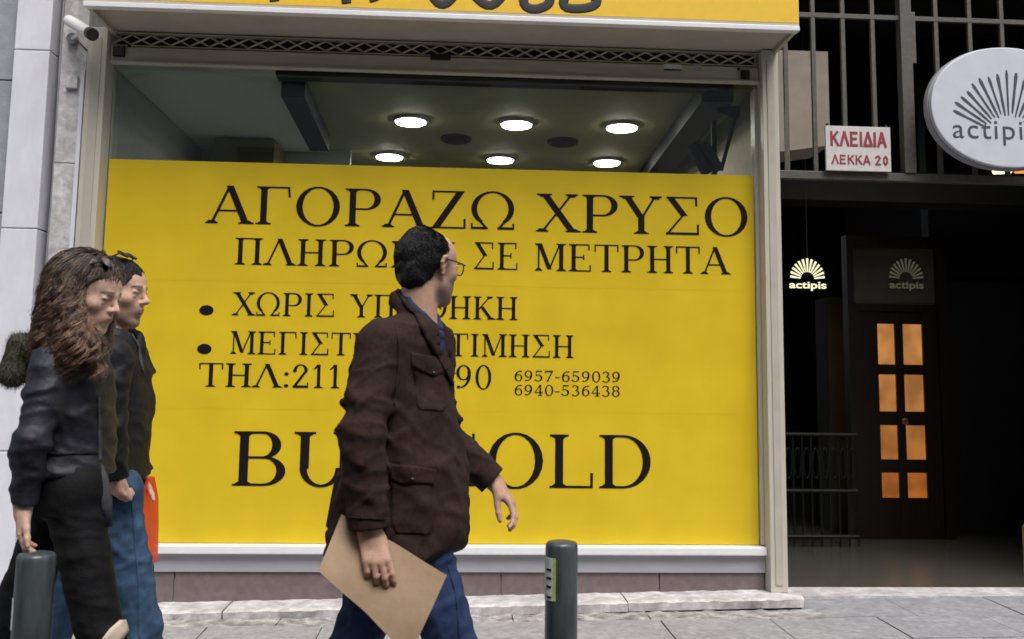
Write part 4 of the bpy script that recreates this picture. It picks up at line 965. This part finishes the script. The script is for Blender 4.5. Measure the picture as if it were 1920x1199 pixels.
patch('pocket_pouch', [(733, 905), (808, 905), (812, 985), (804, 1003), (742, 1000), (734, 985)], bj, None, 'brown', jk, .0016)
patch('chest_pouch', [(776, 696), (830, 704), (838, 762), (830, 772), (786, 768), (780, 758)], bj, None, 'brown', jk, .0012)
0 and patch('front_edge', [(868, 765), (873, 765), (884, 850), (888, 960), (884, 1000), (879, 998), (882, 950), (879, 850)], bj, None, 'brown', jk, .003)
patch('sleeve_seam', [(741, 612), (744, 611), (750, 650), (748, 700), (740, 760), (736, 760), (744, 700), (746, 650)], bj, None, 'brown', jk, .003)
patch('cuff_band', [(641, 968), (722, 972), (722, 975), (641, 971)], bj, None, 'brown', jk, .003)
for q in ((812, 704), (772, 903)): 
    patch('button', [(q[0]+4*math.cos(k*PI/4), q[1]-4+4*math.sin(k*PI/4)) for k in range(8)], bj, None, 'black', jk, .010, cell=.02)
# shirt
vs = Vol((gx-.3, Y0-.3, 1.15), (gx+.35, Y0+.35, 1.68), .0055)
vs.loft(tors, ps, .02, shrink=.018, zlo=1.17, zhi=nb[2]-.07); vs.seg(nb-[0, 0, .10], nb-[0, 0, .02], .085, .062, .03)
for sg in (1, -1):
    pts = [nb+fw*a+rt*b*sg+np.array([0, 0, c]) for a, b, c in ((-.056, 0, .066), (-.042, .046, .060), (.0, .062, .046), (.045, .048, .0), (.078, .012, -.040))]
    for a, b in zip(pts[:-1], pts[1:]): vs.seg(a, b, .008, .008, .006); vs.seg(a-[0, 0, .022], b-[0, 0, .022], .011, .011, .01)
vs.seg(hd.w((-.025, 0, -.06)), nb+[0, 0, .0], .052, .055, .006, 's')
Vs, Fs = vs.mesh(); mesh_obj('shirt', Vs, Fs, 'navyshirt', man, relax=1)
# jeans
def legs(name, m, person, base, hips, knees, ankles, r, seed, box_, h=.0055, hem=None):
    fa = waves(seed, 5, (22, 45), (1, 1, 1.8), .0040, True); fb = waves(seed+70, 7, (50, 120), (.8, .8, 1.8), .0028, True); kk = .38 if name == 'trousers' else .6; fj = lambda X, Y, Z: (fa(X, Y, Z)+fb(X, Y, Z))*kk; vt = Vol(*box_, h)
    cen = (np.array(hips[0])+hips[1])/2
    vt.seg(hips[0]+[0, 0, .05], hips[1]+[0, 0, .05], r[0]*1.08, r[0]*1.08, .04)
    if base: vt.loft(base[0], base[1], .04, shrink=.020)
    for a, b, c in zip(hips, knees, ankles):
        vt.seg(a, b, r[0], r[1], .03, fold=lambda X, Y, Z, s_: fj(X, Y, Z)*.9); c = c+nrm(c-b)*.045; vt.seg(b, c, r[1], r[2], .03, fold=lambda X, Y, Z, s_: fj(X, Y, Z)*1.2, cut=True)
    Vt, Ft = vt.mesh(); return mesh_obj(name, Vt, Ft, m, person, relax=1)
jn = legs('jeans', 'jeans', man, None, (hipR, hipL), (knR, knL), (anR, anL), (.092, .078, .068), 3, ((gx-.75, Y0-.30, .02), (gx+.5, Y0+.34, 1.16)))
patch('side_seam', [(838, 1062), (842, 1060), (858, 1110), (866, 1199), (866, 1230), (861, 1230), (861, 1199), (853, 1112)], BVHTree.FromPolygons([Vector(q_) for q_ in jn[1].tolist()], jn[2].tolist()), None, 'jeans', jn[0], .003)
for an, td in ((anR, 0), (anL, .5)):
    vv_ = Vol(an-.28, an+.28, .007); 
    if td == 0: an = np.array([an[0], an[1], gz(an[0], an[1])+.095])
    shoe(vv_, an, fw, td); a_, b_ = vv_.mesh(); mesh_obj('shoe', a_, b_, 'leather', man)
# hair
def short_hair(h, person, m, xh, seed, grow=.006, nape=-.075):
    lo = h.c-.16; vh = Vol(lo, h.c+.16, .003); nz_ = waves(seed, 8, (60, 190), (1, 1, 1), .0009); nz2 = waves(seed+1, 6, (20, 50), (1, 1, 1), .0012)
    vh.ell(h.w((-.016, 0, .031)), [(.097+grow)*h.s, (.079+grow)*h.s, (.088+grow)*h.s], h.R, .01)
    vh.ell(h.w((-.055, 0, -.030)), [(.052+grow*.5)*h.s, (.060+grow*.4)*h.s, .055*h.s], h.R, .03)
    def cut(X, Y, Z):
        p = [X-h.c[0], Y-h.c[1], Z-h.c[2]]; q = [(h.R[i][0]*p[0]+h.R[i][1]*p[1]+h.R[i][2]*p[2])/h.s for i in range(3)]
        a = q[0]-np.interp(q[2], *xh).astype(np.float32)-.012*np.clip(np.abs(q[1])/.05, 0, 1)*(q[2] > .03)*0
        return np.maximum(a, nape+.3*np.maximum(0, q[0]+.05)-q[2])*.9+nz_(X, Y, Z)
    vh.ap(cut, lo, h.c+.16, .006, 'i'); vh.ap(lambda X, Y, Z: nz_(X, Y, Z)+nz2(X, Y, Z), lo, h.c+.16, .01, '+')
    a, b = vh.mesh(); return mesh_obj('hair', a, b, m, person)
ho1 = short_hair(hd, man, 'blackhair', ([-.10, -.035, -.018, .010, .030, .055, .085, .12], [-.034, -.030, -.020, .002, .010, .012, .004, -.015]), 31, .004, -.098)
def strands(ob, V, h, person, n, seed, ln=.016, tw=.0011):
    r = np.random.default_rng(seed); q = V[r.permutation(len(V))[:n]]; mb = MB(); crown = h.w((-.05, 0, .11))
    for p in q:
        l_ = h.loc(p[None])[0]; out = nrm(p-h.w((-.01, 0, .0))); d = nrm(p-crown)*.7+np.array([0, 0, -.9])*(l_[2] < .07)+r.normal(size=3)*.28; d = nrm(d-out*(d@out)*.93); s_ = nrm(np.cross(d, out))*tw
        p = p-out*.001; mb.add([p-s_, p+s_, p+d*ln*.6+out*.0012+s_*.6, p+d*ln-out*.0005], [(0, 1, 2), (0, 2, 3)])
    o = mb.build('hair_strands', 'blackhair', ob); tag(o, kind='stuff')
strands(ho1[0], ho1[1], hd, man, 7000, 3, .012, .0007)
# eyeglasses
es = MB().tube([hd.w((-.004, -.083, .018)), hd.w((.045, -.081, .016)), hd.w((.098, -.068, .012))], .0022, 6)
gl = es.build('eyeglasses', 'black', man)
for sg in (1, -1):
    MB().tube([hd.w((.112-.012*abs(math.cos(t)), .034*sg+.025*math.cos(t), .004+.019*math.sin(t))) for t in np.linspace(0, 2*PI, 21)], .0022, 6).build('rim', 'black', gl)
    MB().tube([hd.w((.1105, .034*sg, .004)), hd.w((.1115, .034*sg, .004))], .022, 18).build('lens', 'spectacle', gl)
MB().tube([hd.w((-.004, .083, .018)), hd.w((.098, .068, .012))], .0022, 6).build('temple', 'black', gl)
MB().tube([hd.w((.112, .012, .008)), hd.w((.115, -.012, .008))], .0022, 6).build('bridge', 'black', gl)
# envelope held in his right hand
c4 = [(640, 965), (838, 1077), (768, 1229), (597, 1070)]
Yh = wrR[1]-.012
Q = [at(c4[0][0], c4[0][1], Yh+.030), at(c4[1][0], c4[1][1], Yh-.005), at(c4[2][0], c4[2][1], Yh-.04), at(c4[3][0], c4[3][1], Yh-.05)]
n_ = 22; G_ = []
for j in range(n_+1):
    for i in range(n_+1):
        s_, t_ = i/n_, j/n_; p = (Q[0]*(1-s_)+Q[1]*s_)*(1-t_)+(Q[3]*(1-s_)+Q[2]*s_)*t_
        b_ = .016*math.exp(-((s_-.50)/.22)**2)-.022*(s_ > .5)*(s_-.5)*2; p = p+np.array([0, b_+.004*math.sin(5*t_+2*s_), 0]); G_.append(p)
mb = MB(); N_ = n_+1; th = np.array([0, .0022, 0])
fs_ = [(j*N_+i, j*N_+i+1, (j+1)*N_+i+1, (j+1)*N_+i) for j in range(n_) for i in range(n_)]
K_ = len(G_); rim = [i for i in range(n_)]+[i*N_+n_ for i in range(n_)]+[n_*N_+n_-i for i in range(n_)]+[(n_-i)*N_ for i in range(n_)]
mb.add(G_+[p+th for p in G_], fs_+[tuple(K_+i for i in reversed(q)) for q in fs_]+[(rim[i], rim[(i+1) % len(rim)], K_+rim[(i+1) % len(rim)], K_+rim[i]) for i in range(len(rim))])
en = mb.build('envelope', 'kraft', None, smooth=False, origin=tuple(Q[2])); en.data.polygons.foreach_set('use_smooth', [True]*len(en.data.polygons))
m_ = en.modifiers.new('e', 'EDGE_SPLIT'); m_.split_angle = .7
tag(en, 'brown kraft paper envelope held low in the hand of the man in brown', 'envelope')
# ------------------------------------------------------------------ woman
Y1 = -3.0; pw = math.radians(-12); fw = np.array([math.cos(pw), math.sin(pw), 0]); rt = np.array([fw[1], -fw[0], 0])
wx = at(130, 900, Y1)[0]
wo = empty('person', (wx, Y1, gz(wx, Y1)), 'woman with long curly brown hair in black jacket and black trousers, looking down', 'person')
hw = Head(P3(167, 552, Y1), math.radians(-14), math.radians(-17), .93, 1)
nb = P3(138, 648, Y1)
shR, elR, wrR = P3(98, 692, Y1-.12), P3(60, 828, Y1-.19), P3(44, 944, Y1-.17)
shL, elL, wrL = P3(150, 700, Y1+.15), P3(128, 815, Y1+.2), P3(118, 915, Y1+.22)
tors = keyz([(660, 138, .13, .085), (695, 136, .145, .098), (740, 136, .15, .106), (800, 136, .14, .100), (840, 136, .145, .102), (880, 135, .155, .110), (890, 135, .145, .104)], Y1)
hipR, knR, anR = P3(138, 945, Y1-.055), atz(205, .50, Y1-.07), atz(245, .10, Y1-.09)
hipL, knL, anL = P3(112, 945, Y1+.06), atz(-5, .50, Y1+.07), atz(-120, .20, Y1+.1)
v = Vol((wx-.62, Y1-.38, 0), (wx+.42, Y1+.38, 1.74), .0045, [(.78, 1.02), (1.40, 1.74)], .0042)
v.loft(tors, pw, .03, shrink=.03, zlo=.95); v.seg(nb-[0, 0, .05], shR, .045, .042, .03); v.seg(nb-[0, 0, .05], shL, .045, .042, .03)
v.seg(hw.w((-.028, 0, -.045)), nb+[0, 0, -.03], .046, .052, .02)
arm(v, shR, elR, wrR, (.042, .036, .025), .02, cut=False); arm(v, shL, elL, wrL, (.042, .036, .025), .02, cut=False)
for h_, kn, an in ((hipR, knR, anR), (hipL, knL, anL)): v.seg(h_, kn, .062, .040, .03); v.seg(kn, an, .040, .030, .02); v.seg(an, an+fw*.1+[0, 0, -.04], .026, .022, .02)
hw.add(v)
hand(v, wrR+np.array([0, 0, -.008]), (-.02, 0, -1), (.75, .35, 0), (.35, -.9, 0), .88, curl=(.40, .45, .3), thumb=(.30, -.25, -.9))
hand(v, wrL, (.3, 0, -1), (.6, .75, 0), (.75, -.6, 0), .85, curl=(.35, .4, .3))
a, b = v.mesh(); mesh_obj('body', a, b, 'skin', wo, lambda V: hw.tint(V, (.63, .41, .32), (.42, .12, .12)), relax=1)
fq = waves(21, 6, (30, 70), (.5, .5, 2.6), .0048, True); fq2 = waves(22, 4, (12, 30), (1, 1, 1), .004)
vj = Vol((wx-.32, Y1-.33, .84), (wx+.26, Y1+.33, 1.56), .0055)
vj.loft(tors, pw, .03, fold=lambda X, Y, Z, u: fq(X, Y, Z)*.5+fq2(X, Y, Z)*.6)
vj.seg(nb+rt*.03+[0, 0, -.05], shR, .055, .054, .04); vj.seg(nb-rt*.03+[0, 0, -.05], shL, .055, .054, .04)
for k in range(12):
    t = k/11*2*PI; t2 = (k+1)/11*2*PI; R_ = lambda t: nb+fw*math.cos(t)*.07+rt*math.sin(t)*.075+np.array([0, 0, .01-.03*math.cos(t)])
    vj.seg(R_(t), R_(t2), .022, .022, .015)
fz = lambda X, Y, Z, s_: fq(X, Y, Z)*.75+fq2(X, Y, Z)*.35
for s_, e_, w_ in ((shR, elR, wrR), (shL, elL, wrL)):
    vj.seg(s_, e_, .056, .052, .016, fold=fz); vj.seg(e_, w_, .054, .040, .010, fold=fz, cut=True)
    vj.seg(w_-(w_-e_)*.12, w_+nrm(w_-e_)*.01, .024, .027, .004, 's')
vj.seg(nb, nb+[0, 0, .2], .052, .06, .01, 's')
a, b = vj.mesh(); jw, a, b = mesh_obj('jacket', a, b, 'nylon', wo, relax=1)
bw = BVHTree.FromPolygons([Vector(p) for p in a.tolist()], b.tolist())
patch('jacket_zip', [(183, 745), (187, 745), (189, 865), (185, 865)], bw, None, 'scarf', jw, .003)
patch('waistband_seam', [(90, 848), (183, 846), (183, 851), (90, 853)], bw, None, 'nylon2', jw, .004)
vs = Vol((wx-.2, Y1-.2, .80), (wx+.22, Y1+.2, .99), .006); vs.loft(tors, pw, .02, shrink=.012, zlo=.80, zhi=1.0)
vs2 = [(z-.03, x, y, aa-.016, bb-.014) for z, x, y, aa, bb in tors]
vs = Vol((wx-.25, Y1-.25, .86), (wx+.25, Y1+.25, 1.04), .006); zl = tors[-1][0]-.018; vs.loft(vs2+[(zl-.05, vs2[-1][1], Y1, .155, .118)], pw, .02, zlo=zl, zhi=1.02)
a, b = vs.mesh(); mesh_obj('shirt', a, b, 'pink', wo)
tr, ta, tb = legs('trousers', 'blackpants', wo, ([(P3(136, 872, Y1)[2], P3(132, 872, Y1)[0], Y1, .142, .104), (P3(136, 905, Y1)[2], P3(128, 900, Y1)[0], Y1, .152, .116), (P3(136, 960, Y1)[2], P3(126, 950, Y1)[0], Y1, .155, .118)], pw), (hipR, hipL), (knR, knL), (anR, anL), (.078, .062, .050), 8, ((wx-.62, Y1-.27, .02), (wx+.42, Y1+.3, 1.16)))
bt = BVHTree.FromPolygons([Vector(p) for p in ta.tolist()], tb.tolist())
patch('knee_patch', [(190, 1199), (205, 1180), (224, 1163), (238, 1164), (243, 1178), (232, 1192), (222, 1206), (195, 1212)], bt, None, mat('pale_cloth_patch', (.62, .52, .40), .8, noise=.1), tr, .008)
for an, td in ((anR, 0), (anL, .6)):
    vv_ = Vol(an-.26, an+.26, .007)
    if td == 0: an = np.array([an[0], an[1], gz(an[0], an[1])+.09])
    shoe(vv_, an, fw, td, .16, .036); a_, b_ = vv_.mesh(); mesh_obj('shoe', a_, b_, 'leather', wo)
MB().tube([P3(183, 868, Y1-.04), P3(190, 900, Y1-.05), P3(196, 940, Y1-.05), P3(204, 988, Y1-.045)], [.012, .020, .022, .010], 8).build('scarf_end', 'scarf', wo, smooth=True)
# her hair: a soft volume with hundreds of wavy locks flowing over it
vh = Vol((wx-.34, Y1-.30, 1.30), (wx+.30, Y1+.26, 1.78), .005)
vh.ell(hw.w((-.022, 0, .040)), (.102, .088, .090), hw.R, .02)
vh.seg(hw.w((-.055, -.02, .02)), P3(118, 640, Y1-.03), .078, .064, .03); vh.seg(hw.w((-.04, 0, 0)), P3(130, 655, Y1+.04), .072, .068, .03)
vh.seg(hw.w((-.02, -.062, .0)), P3(148, 655, Y1-.12), .036, .050, .03); vh.seg(P3(148, 650, Y1-.12), P3(118, 690, Y1-.13), .045, .030, .03)
vh.seg(hw.w((-.005, -.066, .01)), P3(166, 645, Y1-.11), .018, .024, .02); vh.seg(P3(166, 645, Y1-.11), P3(188, 705, Y1-.12), .024, .010, .02)
vh.seg(hw.w((0, .062, 0)), P3(172, 660, Y1+.10), .03, .035, .02); vh.seg(P3(112, 645, Y1-.03), P3(92, 678, Y1-.02), .055, .030, .03)
fc_ = hw.w((.066, -.004, -.012)); vh.ell(fc_, (.060, .058, .082), hw.R, .012, 's')
vh.ell(hw.w((.065, -.035, -.02)), (.050, .056, .075), hw.R, .01, 's'); vh.ell(hw.w((.075, -.03, -.08)), (.050, .050, .055), hw.R, .01, 's')
def col_hair(V):
    t = np.clip((hw.c[2]+.06-V[:, 2])/.20, 0, 1)[:, None]; n1 = (.75+.5*np.sin(V[:, 0]*91+V[:, 2]*37)*np.sin(V[:, 1]*77+V[:, 2]*63))[:, None]
    return (np.array([.105, .075, .056])*(1-t)+np.array([.205, .115, .072])*t)*n1
a, b = vh.mesh(); hb, ha, hbq = mesh_obj('hair', a, b, 'hair', wo, col_hair)
gd = np.gradient(vh.d, vh.x, vh.y, vh.z)
def smp(A, p):
    i = [int(np.clip(round((p[k]-ax[0])/.005), 0, len(ax)-1)) for k, ax in enumerate((vh.x, vh.y, vh.z))]; return A[i[0], i[1], i[2]]
seeds = ha[(ha[:, 2] > hw.c[2]-.02)]; seeds = seeds[rng.permutation(len(seeds))[:620]]; extra = ha[ha[:, 2] <= hw.c[2]-.02]; extra = extra[rng.permutation(len(extra))[:420]]
lv, lf, ls, cnt_v = [], [], [], 0
part = hw.w((.03, .0, .125))
for si, p0 in enumerate(np.concatenate([seeds, extra])):
    p = p0.copy(); path = [p.copy()]; ph = rng.uniform(0, 6.28); fr = rng.uniform(75, 120); am = rng.uniform(.4, 1.2); Ls = rng.uniform(.10, .30)
    side = rng.normal(size=3)*.12; n_st = int(Ls/.010)
    for k in range(n_st):
        g_ = np.array([smp(gd[i], p) for i in range(3)]); g_ = nrm(g_)
        dr_ = np.array([-.25, 0, -1.])+side+(nrm(p-part)*.8 if p[2] > hw.c[2]+.05 else 0)
        dr_ = nrm(dr_-g_*(dr_@g_)); p = p+dr_*.010; p = p-g_*(smp(vh.d, p)-.003)*.7; path.append(p.copy())
        if p[2] < 1.335: break
        ql = hw.loc(p)
        if ql[0] > .034 and abs(ql[1]) < .080 and -.125 < ql[2] < .072: break
    if len(path) < 4: continue
    P_ = np.array(path); L_ = np.arange(len(P_))*.010; tt = np.linspace(0, 1, len(P_))
    low = np.clip((hw.c[2]+.05-P_[:, 2])/.11, 0, 1)
    am_ = am*.0135*low*np.clip(tt*3, 0, 1); T1 = np.array([1, .2, .1]); T2 = np.array([.1, 1, .1])
    P_ = P_+np.outer(am_*np.sin(L_*fr+ph), T1)+np.outer(am_*np.cos(L_*fr+ph), T2)
    shade = rng.uniform(.45, 2.0)
    for ch in range(9):
        fly = ch == 8 and rng.random() < .45
        o0 = rng.normal(size=3)*.0036; o1 = rng.normal(size=3)*(.014 if fly else .0065)
        Q_ = P_+np.outer(1-tt, o0)+np.outer(tt, o1)+np.outer(np.sin(L_*fr*1.6+ch)*.0016*low, T1)
        n3 = len(Q_); d_ = np.gradient(Q_, axis=0); d_ /= np.linalg.norm(d_, axis=1)[:, None]+1e-9
        s1 = np.cross(d_, [.3, 1., .2]); s1 /= np.linalg.norm(s1, axis=1)[:, None]+1e-9; s2 = np.cross(d_, s1)
        rr = ((.0006 if fly else .0012)*(1-.6*tt**2))[:, None]
        R3 = np.stack([Q_+s1*rr, Q_-s1*rr*.5+s2*rr*.87, Q_-s1*rr*.5-s2*rr*.87], 1).reshape(-1, 3)
        a0 = np.arange(n3-1)[:, None]*3; q4 = np.concatenate([np.stack([a0[:, 0]+k, a0[:, 0]+(k+1) % 3, a0[:, 0]+3+(k+1) % 3, a0[:, 0]+3+k], 1) for k in range(3)])
        lf.append(q4+cnt_v); lv.append(R3); ls.append(np.full(len(R3), shade*rng.uniform(.75, 1.3))); cnt_v += len(R3)
lk, _, _ = mesh_obj('hair_locks', np.concatenate(lv), np.concatenate(lf), 'hair', hb, lambda V: col_hair(V)*np.concatenate(ls)[:, None])
tag(lk, kind='stuff')
# sunglasses on her hair
def sunglasses(h, person, c, n, yy=.031, r=.023):
    n = nrm(n); up_ = nrm(np.cross(n, [0, 1, 0])); root = None
    for sg in (1, -1):
        cc = np.array([c[0], c[1]+yy*sg, c[2]])
        ring = [h.w(cc+np.array([0, 1., 0])*r*1.15*math.cos(t)+up_*r*.85*math.sin(t)) for t in np.linspace(0, 2*PI, 21)]
        rm = MB().tube(ring, .0030, 6).build('sunglasses' if root is None else 'rim', 'black', person if root is None else root)
        root = root or rm
        ca, cb = ring[:-1], [q+(h.R.T@n)*.0025 for q in ring[:-1]]
        MB().add(ca+cb, [tuple(range(20)), tuple(range(39, 19, -1))]+[(i, (i+1) % 20, 20+(i+1) % 20, 20+i) for i in range(20)]).build('lens', 'lens', root)
        MB().tube([h.w(cc+np.array([0, sg*r*1.1, 0])), h.w((c[0]-.05, sg*.088, c[2]-.035)), h.w((c[0]-.09, sg*.085, c[2]-.07))], .0030, 6).build('temple', 'black', root)
sunglasses(hw, wo, (.050, -.008, .118), (.55, -.5, .68))
# fur trim of her hood behind the shoulder
fu = Vol(P3(20, 672, Y1)-.18, P3(20, 672, Y1)+.18, .006); fu.seg(P3(38, 648, Y1+.06), P3(24, 700, Y1+.05), .034, .042, .02); fu.seg(P3(38, 648, Y1+.06), P3(80, 655, Y1+.05), .03, .03, .02)
a, b = fu.mesh(); fo, a, b = mesh_obj('fur_hood', a, b, 'fur', wo)
cen = a.mean(0); mb = MB()
for p in a[rng.permutation(len(a))[:2600]]:
    d_ = nrm(nrm(p-cen)+rng.normal(size=3)*.55+[0, 0, -.3]); L_ = rng.uniform(.008, .024); s_ = nrm(np.cross(d_, [0, 0, 1]))*.0010
    mb.add([p-s_, p+s_, p+d_*L_], [(0, 1, 2)])
tag(mb.build('fur', 'fur', fo), kind='stuff')
# ------------------------------------------------------------------ second man
Y2 = -2.45; p2_ = math.radians(-10); fw = np.array([math.cos(p2_), math.sin(p2_), 0]); rt = np.array([fw[1], -fw[0], 0])
mx_ = at(215, 900, Y2)[0]
m2 = empty('person', (mx_, Y2, gz(mx_, Y2)), 'young man with short dark hair, stubble and black jacket walking beside the woman', 'person')
hm = Head(P3(221, 549, Y2), math.radians(-9), math.radians(-6), 1.0)
nb = P3(208, 632, Y2)
shR, elR, wrR = P3(208, 672, Y2-.17), P3(203, 800, Y2-.20), P3(212, 900, Y2-.17)
shL, elL, wrL = P3(215, 680, Y2+.17), P3(235, 800, Y2+.2), P3(262, 888, Y2+.18)
tors = keyz([(640, 208, .15, .10), (680, 210, .175, .115), (730, 211, .18, .120), (800, 209, .175, .114), (850, 206, .18, .110), (896, 203, .185, .108)], Y2)
hipR, knR, anR = P3(216, 950, Y2-.05), atz(260, .50, Y2-.09), atz(272, .10, Y2-.09)
hipL, knL, anL = P3(205, 935, Y2+.06), atz(95, .46, Y2+.08), atz(-60, .20, Y2+.1)
v = Vol((mx_-.75, Y2-.34, 0), (mx_+.36, Y2+.34, 1.80), .0048, [(.86, 1.04), (1.46, 1.8)], .0045)
v.loft(tors, p2_, .03, shrink=.03, zlo=1.0); v.seg(nb-[0, 0, .05], shR, .05, .05, .03); v.seg(nb-[0, 0, .05], shL, .05, .05, .03)
v.seg(hm.w((-.028, 0, -.045)), nb+[0, 0, -.03], .056, .064, .02)
arm(v, shR, elR, wrR, (.05, .042, .030), .02, cut=False); arm(v, shL, elL, wrL, (.05, .042, .030), .02, cut=False)
for h_, kn, an in ((hipR, knR, anR), (hipL, knL, anL)): v.seg(h_, kn, .062, .045, .03); v.seg(kn, an, .045, .034, .02); v.seg(an, an+fw*.12+[0, 0, -.05], .03, .025, .02)
hm.add(v)
hand(v, wrR+[0, 0, .03], (.12, .1, -1), (.55, .8, 0), (.85, -.5, 0), .86, curl=(.9, 1.4, 1.1), thumb=(.4, .3, -.9)); hand(v, wrL, (.1, 0, -1), (-.4, -.9, 0), (.9, -.4, 0), .95, curl=(.7, 1.0, .8))
a, b = v.mesh(); mesh_obj('body', a, b, 'skin', m2, lambda V: hm.tint(V, (.60, .38, .28), (.40, .16, .13), (.12, .08, .06)), relax=1)
fq = waves(41, 6, (26, 60), (.5, .5, 2.6), .0050, True); fq2 = waves(42, 4, (12, 30), (1, 1, 1), .004)
vj = Vol((mx_-.30, Y2-.36, .86), (mx_+.30, Y2+.36, 1.66), .006)
vj.loft(tors, p2_, .03, fold=lambda X, Y, Z, u: fq(X, Y, Z)*.5+fq2(X, Y, Z)*.6)
vj.seg(nb+rt*.03+[0, 0, -.05], shR, .066, .070, .03); vj.seg(nb-rt*.03+[0, 0, -.05], shL, .066, .070, .03)
R_ = lambda t: nb+fw*(math.cos(t)*.085+.012)+rt*math.sin(t)*.085+np.array([0, 0, .028-.035*math.cos(t)])
for k in range(14):
    if k in (0, 13): continue
    vj.seg(R_(k/14*2*PI), R_((k+1)/14*2*PI), .018, .018, .01); vj.seg(R_(k/14*2*PI)-[0, 0, .03], R_((k+1)/14*2*PI)-[0, 0, .03], .024, .024, .015)
fz2 = lambda X, Y, Z, s_: fq(X, Y, Z)*.75
for s_, e_, w_ in ((shR, elR, wrR), (shL, elL, wrL)):
    vj.seg(s_, e_, .072, .062, .014, fold=fz2); vj.seg(e_, w_, .062, .050, .010, fold=fz2, cut=True)
    vj.seg(w_-(w_-e_)*.22, w_+nrm(w_-e_)*.01, .034, .036, .004, 's')
vj.seg(nb+[0, 0, -.01], nb+[0, 0, .2], .060, .072, .01, 's')
a, b = vj.mesh(); j2, a, b = mesh_obj('jacket', a, b, 'nylon2', m2, relax=1)
b2_ = BVHTree.FromPolygons([Vector(p) for p in a.tolist()], b.tolist())
patch('jacket_zip', [(243, 622), (246, 620), (262, 650), (270, 700), (267, 700), (258, 652)], b2_, None, 'scarf', j2, .003)
jn2 = legs('jeans', 'darkjeans', m2, None, (hipR, hipL), (knR, knL), (anR, anL), (.084, .074, .064), 9, ((mx_-.75, Y2-.28, .02), (mx_+.36, Y2+.3, 1.06)))
patch('side_seam', [(243, 905), (246, 905), (254, 1000), (262, 1100), (264, 1199), (260, 1199), (258, 1100), (250, 1000)], BVHTree.FromPolygons([Vector(q_) for q_ in jn2[1].tolist()], jn2[2].tolist()), None, 'darkjeans', jn2[0], .003)
for an, td in ((anR, 0), (anL, .6)):
    vv_ = Vol(an-.28, an+.28, .007)
    if td == 0: an = np.array([an[0], an[1], gz(an[0], an[1])+.095])
    shoe(vv_, an, fw, td); a_, b_ = vv_.mesh(); mesh_obj('shoe', a_, b_, 'leather', m2)
ho2 = short_hair(hm, m2, 'blackhair', ([-.09, -.035, -.025, .0, .030, .060, .078, .12], [-.030, -.020, .030, .042, .054, .074, .12, .13]), 51, .011)
strands(ho2[0], ho2[1], hm, m2, 4000, 5, .010, .0007)
sunglasses(hm, m2, (.020, -.014, .136), (.30, -.75, .60), .030, .022)
# red bag in his far hand
mb = MB(); ya, yb = Y2+.06, Y2+.30
prof = [(252, 284, 896, .5), (252, 283, 940, 1), (262, 283, 1000, 1.), (270, 283, 1062, .9)]
vv = []; 
for xa_, xb_, py, w_ in prof:
    a_, b_ = at(xa_, py, Y2+.18), at(xb_, py, Y2+.18); ym = (ya+yb)/2; hw_ = (yb-ya)/2*w_
    vv += [(a_[0], ym-hw_, a_[2]), (b_[0], ym-hw_*.9, b_[2]), (b_[0]-.004, ym+hw_*.9, b_[2]), (a_[0], ym+hw_, a_[2])]
ff = [(0, 1, 2, 3), (15, 14, 13, 12)]+[(4*i+k, 4*i+(k+1) % 4, 4*i+4+(k+1) % 4, 4*i+4+k) for i in range(3) for k in range(4)]
rb_ = empty('red_bag', tuple(np.mean(vv, 0)), 'bright red carrier bag hanging from the far hand of the young man', 'bag')
bo = mb.add(vv, ff).build('bag_body', 'redbag', rb_, smooth=True, bevel=.004)
sm_ = bo.modifiers.new('s', 'SUBSURF'); sm_.levels = 2; sm_.render_levels = 2; sm_.subdivision_type = 'SIMPLE'
MB().tube([(vv[0][0]+.01, Y2+.10, vv[0][2]-.01), (vv[0][0]+.02, Y2+.18, vv[0][2]+.05), (vv[0][0]+.01, Y2+.26, vv[0][2]-.01)], .004, 6).build('bag_handle', 'redbag', rb_)
